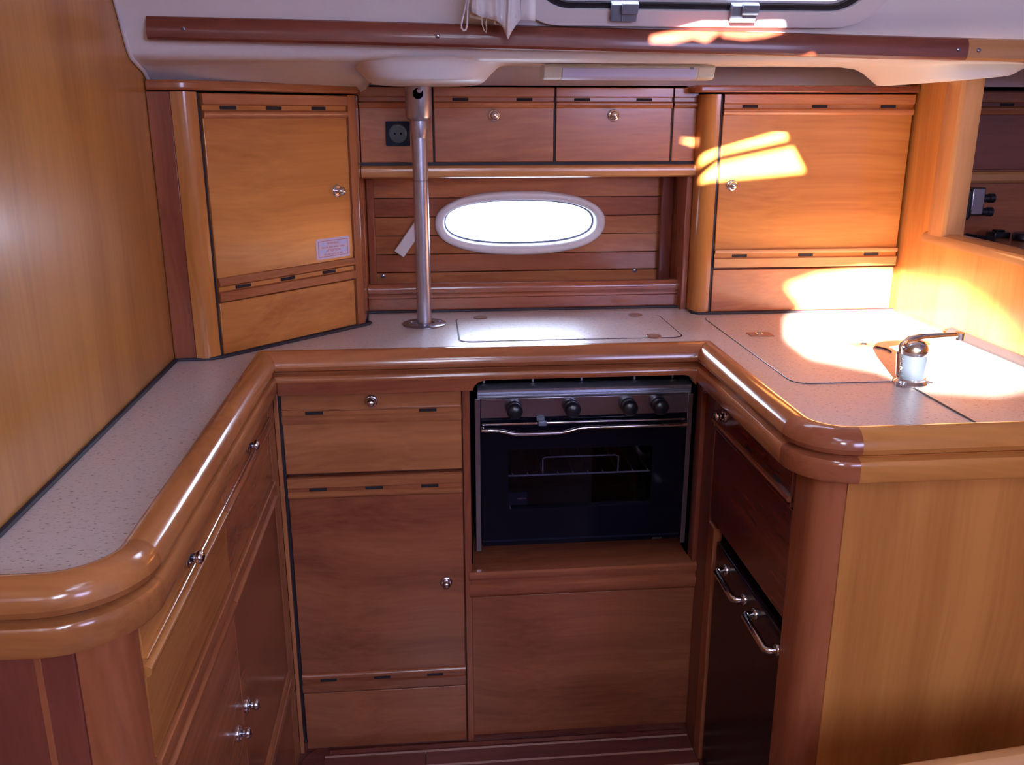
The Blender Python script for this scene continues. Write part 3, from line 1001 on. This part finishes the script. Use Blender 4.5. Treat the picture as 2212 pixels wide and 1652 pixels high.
# rack and shelf guides seen through the glass
mb = MB()
mb.tube([(0.12, 0.030, 0.634), (0.485, 0.030, 0.634)], 0.0018, 6)
for k in range(12):
    x = 0.13 + k * 0.0316
    mb.tube([(x, 0.027, 0.634), (x, 0.030, 0.6368), (x, 0.034, 0.637)], 0.0014, 6)
mb.build('rack_front', M['rack'], st)
mb = MB()
mb.tube([(0.12, 0.27, 0.634), (0.485, 0.27, 0.634)], 0.0018, 6)
for k in range(12):
    x = 0.13 + k * 0.0316
    mb.tube([(x, 0.034, 0.6365), (x, 0.27, 0.6365)], 0.0011, 6)
mb.build('rack_wires', M['black_plastic'], st)
mb = MB().tube([(0.225, 0.034, 0.638), (0.225, 0.034, 0.668), (0.231, 0.034, 0.671), (0.378, 0.034, 0.671), (0.384, 0.034, 0.668), (0.384, 0.034, 0.638)], 0.0015, 6)
mb.build('rack_handle', M['rack'], st)
MB().tube([(0.13, 0.04, 0.705), (0.48, 0.04, 0.705)], 0.0012, 6).build('upper_guide', M['steel_dark'], st)
MB().box(0.150, 0.190, 0.008, 0.0085, 0.578, 0.606).build('glass_label', M['navy_plastic'], st)
MB().box(0.170, 0.188, 0.0075, 0.0082, 0.590, 0.5935).build('label_line', M['steel_dark'], st)
# pot-rail pins standing above the hob, and the gimbal bolt
for px_, h in ((0.105, 0.026), (0.205, 0.030), (0.305, 0.026), (0.415, 0.026), (0.495, 0.030)):
    MB().tube([(px_, 0.05, 0.830), (px_, 0.05, 0.838 + h)], 0.0022, 6).build('pot_pin', M['rack'], st)
MB().tube([(0.10, 0.05, 0.828), (0.50, 0.05, 0.828)], 0.002, 6).build('pan_rail', M['steel_dark'], st)
MB().box(sx0 + 0.005, sx1 - 0.005, 0.022, 0.33, 0.812, 0.818).build('hob', M['black_matt'], st)
MB().lathe([(0.008, -0.004), (0.008, 0.004), (0.004, 0.008), (0.001, 0.009)], 16, Matrix.Translation((0.5365, -0.045, 0.834)) @ ROT_FACE).build('gimbal_bolt', M['steel'], st)
MB().box(0.455, 0.475, -0.0015, 0.001, 0.4925, 0.4955).build('drain_plate', M['steel_dark'], st)

# ================================================================== UPPER LOCKERS
# --- left corner locker on the diagonal
A = Vector((-0.386, 1.657))
B = Vector((-0.138, 1.913))
ang = math.atan2(B.y - A.y, B.x - A.x)
W = (B - A).length
ll = thing('corner_locker', 'wooden corner locker set diagonally on the worktop left of the steel post', 'locker', (A.x, A.y, 0.92), ang)
# body follows: back face flat, left return to bulkhead, right rounded edge
inv = Matrix.Rotation(-ang, 3, 'Z')


def loc2(x, y):
    v = inv @ Vector((x - A.x, y - A.y, 0))
    return (v.x, v.y)


body = [loc2(-0.464, 1.648), loc2(-0.42, 1.652), (0.012, 0.008), (W - 0.03, 0.008), loc2(-0.142, 1.925), loc2(-0.142, 2.11), loc2(-0.464, 2.11)]
MB().prism(body, 0.003, 0.455, 'z').build('carcass', wood('z', 'dark', 0.4, 5), ll)
lp_ = [loc2(-0.465, 1.641), loc2(-0.425, 1.640)]
MB().prism([loc2(-0.465, 1.640), loc2(-0.4265, 1.640), loc2(-0.4265, 1.655), loc2(-0.465, 1.655)], 0.002, 0.468, 'z').build('side_panel', wood('z', 'red', 0.25, 43), ll, bevel=0.001)
rp = [loc2(-0.4255, 1.6385), loc2(-0.414, 1.6375), loc2(-0.404, 1.639), loc2(-0.395, 1.644), loc2(-0.389, 1.651), (-0.002, -0.002), (0.000, 0.015), loc2(-0.4255, 1.665)]
MB().prism(rp, 0.002, 0.468, 'z').build('rounded_post', wood('z', 'amber', 0.16, 44), ll, angle=50)
rq = [(W - 0.0215, 0.015), (W - 0.0215, -0.002), (W - 0.006, -0.002), (W - 0.001, -0.001), (W + 0.003, 0.003), (W + 0.005, 0.009), loc2(-0.1375, 1.935), loc2(-0.139, 2.03), loc2(-0.150, 2.03), loc2(-0.155, 1.93)]
MB().prism(rq, 0.002, 0.468, 'z').build('rounded_post', wood('z', 'mid', 0.14, 45), ll, angle=50)
MB().box(0.000, 0.006, 0.004, 0.02, 0.004, 0.466).build('side_gap', M['gasket'], ll)
capo = [loc2(-0.465, 1.634), loc2(-0.42, 1.632), loc2(-0.405, 1.634), loc2(-0.392, 1.642), (0.0, -0.008), (W - 0.004, -0.008), (W + 0.008, -0.002), (W + 0.012, 0.01), loc2(-0.131, 1.95), loc2(-0.131, 2.0), loc2(-0.464, 2.0)]
MB().prism(capo, 0.470, 0.487, 'z').build('top_trim', wood('x', 'mid', 0.2, 46), ll, bevel=0.005, seg=3)
dd = front(ll, 'door', 0.0075, W - 0.0245, 0.104, 0.4665, wood('x', 'amber', 0.24, 47, 0.8))
band(dd, 0.0075, W - 0.0245, 0.441, [0.060, 0.158, 0.262], wood('x', 'mid', 0.24, 48), hi=0.025)
band(dd, 0.0075, W - 0.0245, 0.1265, [0.060, 0.162, 0.265], wood('x', 'mid', 0.24, 49), up=False, hi=0.024, lo=0.020)
knob(dd, 0.2975, 0.284)
front(ll, 'base_panel', 0.0075, W - 0.0245, 0.004, 0.100, wood('x', 'amber', 0.26, 50, 2.0), y=0.001)

# warning sticker on that door
sk = MB()
SC = (0.2790, 0.172)
tl = R(1.0)
skm = Matrix.Translation((SC[0], -0.0006, SC[1])) @ Matrix.Rotation(R(90), 4, 'X')
stick = plate('warning_sticker', rrect(-0.0435, 0.0435, -0.0205, 0.0205, 0.004), [], 0.0006, M['paper'], ll, skm)
plate('sticker_border', rrect(-0.0385, 0.0385, -0.0160, 0.0160, 0.002), [rrect(-0.0375, 0.0375, -0.0150, 0.0150, 0.002)], 0.0002, M['ink'], stick, Matrix.Translation((0, -0.0003, 0)) @ skm)
for bx, bz in ((-0.026, 0.0095), (0.027, 0.0095), (-0.026, -0.0055), (0.027, -0.0055)):
    plate('pale_patch', rrect(bx - 0.0095, bx + 0.0095, bz - 0.0042, bz + 0.0042, 0.001), [], 0.0002, M['paper_blue'], stick, Matrix.Translation((0, -0.0002, 0)) @ skm)


def text_mesh(txt, size, mat, parent, matrix, name='lettering'):
    cu = bpy.data.curves.new(name, 'FONT')
    cu.body = txt
    cu.size = size
    cu.align_x = 'CENTER'
    cu.align_y = 'CENTER'
    cu.extrude = 0.00005
    t = bpy.data.objects.new(name + '_tmp', cu)
    COL.objects.link(t)
    me = bpy.data.meshes.new_from_object(t.evaluated_get(bpy.context.evaluated_depsgraph_get()))
    bpy.data.objects.remove(t)
    bpy.data.curves.remove(cu)
    me.name = name
    me.transform(matrix)
    me.materials.clear()
    me.materials.append(mat)
    o = bpy.data.objects.new(name, me)
    COL.objects.link(o)
    o.parent = parent
    return o


for txt, zz, sz in (('WARNING', 0.0100, 0.0066), ('Do not open when sailing', 0.0028, 0.0056), ('ATTENTION', -0.0042, 0.0066), ('Ne pas ouvrir en mer', -0.0112, 0.0056)):
    text_mesh(txt, sz, M['ink'], stick, Matrix.Translation((0, -0.0004, 0)) @ skm @ Matrix.Translation((0, zz, 0)))

# --- right tall locker
rl = thing('tall_locker', 'wide wooden locker in the sunlit right corner with a big square door', 'locker', (0.626, 1.95, 0.92))
WR = 0.432
MB().box(-0.035, WR, 0.016, 0.17, 0.003, 0.465).build('carcass', wood('z', 'dark', 0.4, 6), rl)
rp = [(-0.002, 0.02), (-0.002, -0.003), (-0.012, -0.003), (-0.022, 0.000), (-0.031, 0.007), (-0.0355, 0.017), (-0.0365, 0.030), (-0.0365, 0.165), (-0.02, 0.165)]
MB().prism(rp, 0.002, 0.472, 'z').build('rounded_post', wood('z', 'amber', 0.15, 51), rl, angle=50)
MB().box(-0.002, 0.004, 0.003, 0.02, 0.004, 0.470).build('side_gap', M['gasket'], rl)
MB().prism([(-0.060, 0.17), (-0.060, 0.0), (-0.05, -0.010), (WR, -0.010), (WR, 0.17)], 0.4755, 0.490, 'z').build('top_trim', wood('x', 'red', 0.2, 52), rl, bevel=0.004, seg=3)
dd = front(rl, 'door', 0.0055, WR - 0.006, 0.104, 0.473, wood('x', 'amber', 0.26, 53, 0.7))
band(dd, 0.0055, WR - 0.006, 0.4465, [0.063, 0.216, 0.369], wood('x', 'mid', 0.24, 54), hi=0.026)
band(dd, 0.0055, WR - 0.006, 0.131, [0.063, 0.215, 0.368], wood('x', 'pale', 0.24, 55), up=False, hi=0.027, lo=0.014)
knob(dd, 0.034, 0.284)
front(rl, 'base_panel', 0.0055, WR - 0.006, 0.004, 0.099, wood('x', 'mid', 0.26, 56, 1.5), y=0.001)

# --- middle flap cabinet
mc = thing('wall_cabinet', 'low wooden wall cabinet with two flap doors above the oval port', 'cabinet', (0, 2.0, 0))
MB().box(-0.137, 0.589, 0.016, 0.118, 1.246, 1.405).build('carcass', wood('x', 'dark', 0.4, 7), mc)
MB().box(-0.140, 0.589, 0.004, 0.016, 1.244, 1.254).build('lower_gap', M['gasket'], mc)
for gx in (0.0175, 0.278, 0.5350):
    MB().box(gx - 0.0015, gx + 0.0015, 0.003, 0.02, 1.25, 1.406).build('door_gap', M['gasket'], mc)
for (a, b, sl, kx, sd) in ((0.0195, 0.2755, (0.076, 0.212), 0.147, 60), (0.2805, 0.5330, (0.336, 0.471), 0.405, 61)):
    d = front(mc, 'flap_door', a, b, 1.2525, 1.4065, wood('x', 'mid', 0.24, sd))
    band(d, a, b, 1.3805, sl, wood('x', 'mid', 0.24, sd + 2), hi=0.0255)
    knob(d, kx, 1.3495, sc=1.0)
for (a, b, sd) in ((-0.137, 0.0155, 64), (0.5370, 0.589, 65)):
    p = front(mc, 'fixed_panel', a, b, 1.2525, 1.4065, wood('x', 'mid', 0.24, sd))
    band(p, a, b, 1.3805, (), wood('x', 'mid', 0.24, sd + 1), hi=0.0255)
MB().prism([(0.118, 1.220), (-0.010, 1.220), (-0.016, 1.224), (-0.018, 1.232), (-0.016, 1.241), (-0.010, 1.245), (0.02, 1.247), (0.118, 1.247)], -0.137, 0.589, 'x') \
    .build('shelf_trim', wood('x', 'pale', 0.22, 66), mc)
# side cheeks of the open recess under it
MB().box(-0.152, -0.138, 0.03, 0.118, 0.91, 1.22).build('side_cheek', wood('z', 'mid', 0.25, 67), mc, bevel=0.002)
MB().box(-0.137, -0.120, 0.100, 0.119, 0.91, 1.219).build('corner_batten', wood('z', 'red', 0.2, 68), mc, bevel=0.003)
MB().box(0.5750, 0.5890, 0.0, 0.118, 0.91, 1.22).build('side_cheek', wood('z', 'red', 0.25, 69), mc, bevel=0.002)
MB().box(0.5450, 0.5745, 0.100, 0.119, 0.91, 1.219).build('corner_batten', wood('z', 'dark', 0.2, 70), mc, bevel=0.003)

# --- fiddle board at the foot of the recess
fb = tag(MB().prism([(2.046, 0.921), (2.030, 0.921), (2.030, 0.950), (2.0275, 0.9525), (2.0275, 0.957), (2.030, 0.960), (2.0265, 0.963), (2.0255, 0.970), (2.027, 0.977), (2.031, 0.983), (2.038, 0.985), (2.046, 0.983)],
                    -0.1365, 0.5885, 'x').build('fiddle_board', wood('x', 'red', 0.2, 71, 1.3), None),
         'grooved reddish wooden board along the back edge of the worktop', 'board')
fb.location = (0, 0, 0)

# ================================================================== POST, SOCKET, LAMP, BAR
pp = thing('support_post', 'brushed steel post rising from the worktop to the deck boss', 'post', (-0.012, 1.90, 0.9205))
MB().lathe([(0.0465, 0.0), (0.0465, 0.0022), (0.0445, 0.0032), (0.021, 0.0034), (0.020, 0.001)], 40).build('base_plate', M['steel_dark'], pp)
MB().lathe([(0.0155, 0.0), (0.0155, 0.44)], 32).build('pole', M['steel'], pp)
hd = MB().lathe([(0.0155, 0.385), (0.0178, 0.400), (0.0178, 0.418), (0.0245, 0.423), (0.0262, 0.427), (0.0262, 0.4855)], 32)
hd.build('head_fitting', M['steel'], pp, angle=25)
MB().lathe([(0.0165, 0.300), (0.0165, 0.302)], 32).build('collar', M['steel_dark'], pp)
MB().lathe([(0.0105, 0.0), (0.0105, 0.0275), (0.001, 0.0278)], 24, Matrix.Translation((0, 0, 0.470)) @ ROT_FACE).build('clevis_hole', M['black_matt'], pp)
MB().lathe([(0.005, 0.0), (0.005, 0.0290), (0.001, 0.0295)], 20, Matrix.Translation((0.003, 0, 0.4755)) @ ROT_FACE).build('pin', M['steel'], pp)
for dx in (-0.028, 0.032):
    MB().lathe([(0.005, 0.003), (0.005, 0.0042), (0.001, 0.0050)], 12, Matrix.Translation((dx, 0.012, 0))).build('screw', M['steel'], pp)

sk_ = thing('power_socket', 'square black power socket on the panel beside the steel post', 'socket', (-0.0575, 1.9995, 1.312))
plate('face_plate', rrect(-0.0255, 0.0255, -0.0255, 0.0255, 0.003), [superell(0.0, 0, 0.019, 0.019, 2.0, 32)], 0.006, M['navy_plastic'], sk_, face_xz(-0.006))
MB().lathe([(0.0185, -0.003), (0.0185, 0.003), (0.0165, 0.003), (0.0160, 0.000), (0.002, 0.000)], 28, ROT_FACE).build('socket_well', M['black_plastic'], sk_)
for dx in (-0.0065, 0.0065):
    MB().lathe([(0.0022, 0.0), (0.0022, 0.0012), (0.0005, 0.0013)], 10, Matrix.Translation((dx, 0, 0)) @ ROT_FACE).build('pin_hole', M['black_matt'], sk_)

lm = thing('strip_light', 'slim white strip light fixed under the side deck', 'light', (0.37, 1.72, 1.437))
prof = [(0.030, 0.0), (-0.026, 0.0), (-0.030, -0.004), (-0.022, -0.021), (-0.014, -0.0245), (0.026, -0.0245), (0.030, -0.018)]
MB().prism(prof, -0.150, 0.150, 'x').build('housing', M['cream_plastic'], lm, bevel=0.001)
MB().prism([(-0.0302, -0.0065), (-0.0245, -0.0205), (-0.016, -0.0255), (0.022, -0.0255), (0.022, -0.02), (-0.02, -0.004)], -0.122, 0.124, 'x').build('diffuser', M['diffuser'], lm)
for s in (-1, 1):
    MB().prism([(a * 1.03, b * 1.03) for a, b in prof], s * 0.150 - (0.024 if s > 0 else 0.006), s * 0.150 + (0.008 if s > 0 else 0.026), 'x').build('end_cap', M['cream_plastic'], lm, bevel=0.002)
MB().box(0.110, 0.117, -0.031, -0.026, -0.0075, -0.004).build('switch', M['grey_plastic'], lm)

brt = thing('white_bar', 'white plastic bar tilted against the planking behind the steel post', 'bar', (-0.043, 2.112, 1.075))
wm = Matrix.Rotation(R(36), 4, 'Y')
MB().box(-0.013, 0.013, -0.012, 0.006, -0.042, 0.050, wm).build('bar', M['white_plastic'], brt, bevel=0.002)
MB().box(0.004, 0.013, -0.016, -0.011, 0.018, 0.026, wm).build('notch', M['grey_plastic'], brt, bevel=0.001)

# ================================================================== HANDRAIL BEAM under the window
TILT = -0.0185
hb = thing('grab_rail', 'long dark wooden grab rail fixed along the white coachroof side', 'rail', (-0.423, 1.545, 1.480))
hb.rotation_euler = (0, R(1.06), R(-0.6))
PRB = [(0.012, -0.0178), (-0.010, -0.0178), (-0.0135, -0.014), (-0.0145, -0.004), (-0.0130, 0.008), (-0.009, 0.0155), (-0.004, 0.0178), (0.012, 0.0178)]
MB().prism(PRB, 0.0, 1.325, 'x').build('rail_board', wood('x', 'russet', 0.42, 80), hb)
MB().prism(PRB, 1.3255, 2.35, 'x').build('rail_board', wood('x', 'pale', 0.24, 81), hb)['label'] = 'paler board continuing the rail to the right'
for sx in (0.056, 0.447, 1.308, 1.343):
    MB().lathe([(0.0036, 0.0), (0.0036, 0.0152), (0.0026, 0.0160), (0.0005, 0.0162)], 14, Matrix.Translation((sx, 0, -0.002)) @ ROT_FACE).build('screw', M['steel_dark'], hb)

# ================================================================== CURTAIN
cu = thing('curtain', 'bunched white cotton curtain hanging over the grab rail beside the window', 'curtain', (0.11, 1.50, 1.50))


def curtain_sheet(x0, x1, y, bottom, zt, amp, nf, seed, matkey, name='cloth'):
    rr = random.Random(seed)
    rows = []
    nx, nz = 48, 14
    ph = rr.uniform(0, 6)
    for j in range(nz + 1):
        v = j / nz
        row = []
        for i in range(nx + 1):
            u = i / nx
            zb = bottom(u)
            z = zt + (zb - zt) * v
            xx = x0 + (x1 - x0) * u + 0.004 * math.sin(u * 9 + v * 2 + ph)
            yy_ = y + amp * math.sin(u * nf * 2 * PI + ph + 0.6 * v) * (0.5 + 0.6 * v) + amp * 0.4 * math.sin(u * nf * 4.3 * PI + ph * 2)
            row.append((xx - 0.11, yy_ - 1.50, z - 1.50))
        rows.append(row)
    return MB().grid(rows).build(name, M[matkey], cu, solid=0.0012, angle=180)


def bot1(u):
    if u < 0.55:
        return 1.500 - 0.016 * (u / 0.55)
    if u < 0.78:
        return 1.484 - 0.024 * ((u - 0.55) / 0.23)
    return 1.460 + 0.030 * ((u - 0.78) / 0.22)


curtain_sheet(0.074, 0.150, 1.468, bot1, 1.64, 0.0045, 3.2, 3, 'cloth')
curtain_sheet(0.070, 0.128, 1.478, lambda u: 1.494 - 0.014 * u, 1.62, 0.003, 2.2, 8, 'cloth_beige', 'lining')
curtain_sheet(0.135, 0.170, 1.474, lambda u: 1.492 - 0.004 * u, 1.64, 0.003, 1.5, 5, 'cloth')
lp2 = []
for k in range(25):
    t = k / 24
    a = PI * (t - 0.5) * 2
    lp2.append((0.0655 + 0.0065 * math.sin(PI * t) * (1 if False else 1) - 0.11, 1.463 - 1.50, 0))
loop = [(0.072, 1.56), (0.069, 1.530), (0.0665, 1.512), (0.062, 1.494), (0.0588, 1.482), (0.0590, 1.476), (0.0620, 1.4725), (0.0655, 1.474), (0.0675, 1.480), (0.0680, 1.492), (0.0685, 1.506), (0.071, 1.520), (0.078, 1.54), (0.085, 1.56)]
MB().tube([(x - 0.11, 1.463 - 1.50, z - 1.50) for x, z in loop], 0.0014, 8).build('cord_loop', M['cord'], cu, angle=60)
loop = [(0.090, 1.492), (0.0905, 1.483), (0.0935, 1.474), (0.0965, 1.470), (0.0975, 1.476), (0.0965, 1.484), (0.098, 1.492)]
MB().tube([(x - 0.11, 1.470 - 1.50, z - 1.50) for x, z in loop], 0.0010, 6).build('cord_loop', M['cloth_beige'], cu, angle=60)

# ================================================================== TAP
tp = thing('tap', 'short chrome folding tap standing on the right worktop', 'tap', (0.795, 1.375, 0.9205))
MB().lathe([(0.0275, 0.0), (0.0275, 0.003), (0.0245, 0.006), (0.0225, 0.008), (0.0225, 0.011)], 32).build('base_ring', M['chrome'], tp)
MB().lathe([(0.0205, 0.008), (0.0205, 0.050), (0.0198, 0.052)], 32).build('tap_body', M['faucet_glass'], tp)
MB().lathe([(0.0205, 0.051), (0.0212, 0.054), (0.0208, 0.062), (0.0180, 0.069), (0.012, 0.0735), (0.001, 0.075)], 32).build('cap', M['chrome'], tp, angle=60)
MB().tube([(-0.012, 0.016, 0.010), (-0.012, 0.022, 0.045), (-0.008, 0.024, 0.060), (0.006, 0.028, 0.068), (0.030, 0.036, 0.070), (0.070, 0.046, 0.069), (0.108, 0.055, 0.068)],
          [0.0065, 0.0065, 0.0072, 0.0075, 0.0065, 0.0052, 0.0045], 12).build('spout', M['chrome'], tp, angle=60)
MB().lathe([(0.008, -0.006), (0.0085, 0.006)], 14, Matrix.Translation((0.109, 0.055, 0.066))).build('nozzle', M['chrome'], tp)
mb = MB()
for a in (R(200), R(-35)):
    mb.tube([(0.022 * math.cos(a), 0.022 * math.sin(a), 0.006), (0.033 * math.cos(a), 0.033 * math.sin(a), 0.006)], 0.0028, 8)
mb.build('side_pins', M['chrome'], tp)
ch = []
for k in range(14):
    t = k / 13
    ch.append((-0.0225 + 0.001 * math.sin(k * 2.4), -0.004 + 0.001 * math.cos(k * 2.4), 0.046 - 0.036 * t))
MB().tube(ch, 0.0016, 6).build('chain', M['chrome'], tp)

# ================================================================== NEXT CABIN seen through the opening
nc = thing('side_cabinet', 'dark red wooden cabinet seen through the bulkhead opening', 'cabinet', (1.10, 2.10, 0))
q = lambda x: x - 1.10
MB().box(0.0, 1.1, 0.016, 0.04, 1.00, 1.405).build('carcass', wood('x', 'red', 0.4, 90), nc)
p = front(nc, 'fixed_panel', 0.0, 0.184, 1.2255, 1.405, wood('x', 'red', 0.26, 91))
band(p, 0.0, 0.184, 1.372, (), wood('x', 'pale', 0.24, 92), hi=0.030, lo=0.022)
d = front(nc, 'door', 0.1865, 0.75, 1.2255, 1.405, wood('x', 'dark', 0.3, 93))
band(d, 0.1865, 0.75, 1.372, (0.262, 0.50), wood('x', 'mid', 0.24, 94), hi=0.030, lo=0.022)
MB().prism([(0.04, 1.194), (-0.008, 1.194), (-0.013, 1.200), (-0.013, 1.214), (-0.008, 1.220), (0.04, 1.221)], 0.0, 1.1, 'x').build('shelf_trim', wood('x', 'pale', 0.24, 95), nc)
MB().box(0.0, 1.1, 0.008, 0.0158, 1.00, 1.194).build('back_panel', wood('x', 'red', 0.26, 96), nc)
dk = tag(MB().box(1.082, 2.28, 1.15, 2.105, 1.045, 1.070).build('ledge', wood('x', 'mid', 0.25, 97), None, bevel=0.003),
         'wooden ledge behind the bulkhead opening', 'ledge')

bk = thing('cable_connector', 'black plug block with two stubby sockets hanging beyond the bulkhead opening', 'connector', (1.297, 2.085, 1.14))
mb = MB().box(-0.072, -0.012, -0.030, 0.006, -0.030, 0.045)
mb.build('housing', M['black_plastic'], bk, bevel=0.008, seg=3)
MB().box(-0.012, 0.022, -0.022, 0.006, -0.020, 0.046).build('bracket', M['steel_dark'], bk, bevel=0.004)
for z in (0.020, -0.012):
    MB().lathe([(0.009, 0.0), (0.009, 0.020), (0.011, 0.022), (0.011, 0.034), (0.007, 0.036)], 18, Matrix.Translation((0.014, -0.012, z)) @ Matrix.Rotation(R(90), 4, 'Y')).build('plug', M['black_plastic'], bk)
MB().tube([(-0.030, -0.012, -0.03), (-0.032, -0.014, -0.055), (-0.022, -0.02, -0.07), (-0.014, -0.028, -0.0640), (-0.018, -0.04, -0.0650), (-0.010, -0.07, -0.0650), (0.010, -0.10, -0.0650)], 0.005, 8).build('cable', M['black_plastic'], bk, angle=60)
MB().tube([(-0.040, -0.012, -0.03), (-0.042, -0.016, -0.055), (-0.055, -0.025, -0.060), (-0.085, -0.05, -0.065)], 0.0042, 8).build('cable', M['black_plastic'], bk, angle=60)

ps = thing('small_box', 'small square black switch box on the ledge beyond the opening', 'switch', (1.352, 2.045, 1.070))
MB().box(-0.020, 0.020, -0.018, 0.018, 0.0, 0.014).build('base', M['black_plastic'], ps, bevel=0.002)
MB().box(-0.011, 0.011, -0.010, 0.010, 0.012, 0.019).build('rocker', M['black'], ps, bevel=0.002)
ph = thing('handset', 'black rounded handset lying on the ledge beyond the opening', 'handset', (1.400, 1.985, 1.070), R(-10))
MB().prism(rrect(-0.045, 0.075, -0.026, 0.026, 0.02), 0.0, 0.018, 'z').build('shell', M['black_plastic'], ph, bevel=0.005, seg=3)
MB().box(0.0, 0.026, -0.012, 0.012, 0.018, 0.0192).build('screen', M['steel_dark'], ph, bevel=0.001)

# ================================================================== SEAT BACK at the lower right corner
sb = thing('seat_back', 'pale wooden seat back with a rounded top in the lower right foreground', 'seat', (0.514, 0.867, 0.0), R(6.3))
prof = [(0.0, 0.0), (0.0, 0.584), (0.003, 0.594), (0.010, 0.600), (0.020, 0.600), (0.026, 0.597), (0.029, 0.590), (0.029, 0.0)]
MB().prism([(a - 0.029, b) for a, b in prof], -0.03, 1.55, 'x').build('back_board', wood('x', 'pale', 0.18, 98), sb)
MB().prism([(-0.034, 0.560), (-0.034, 0.572), (-0.029, 0.575), (-0.029, 0.557)], -0.03, 1.55, 'x').build('bead', wood('x', 'pale', 0.18, 98), sb)

# fallback: every top-level thing sits where its parts are
bpy.context.view_layer.update()
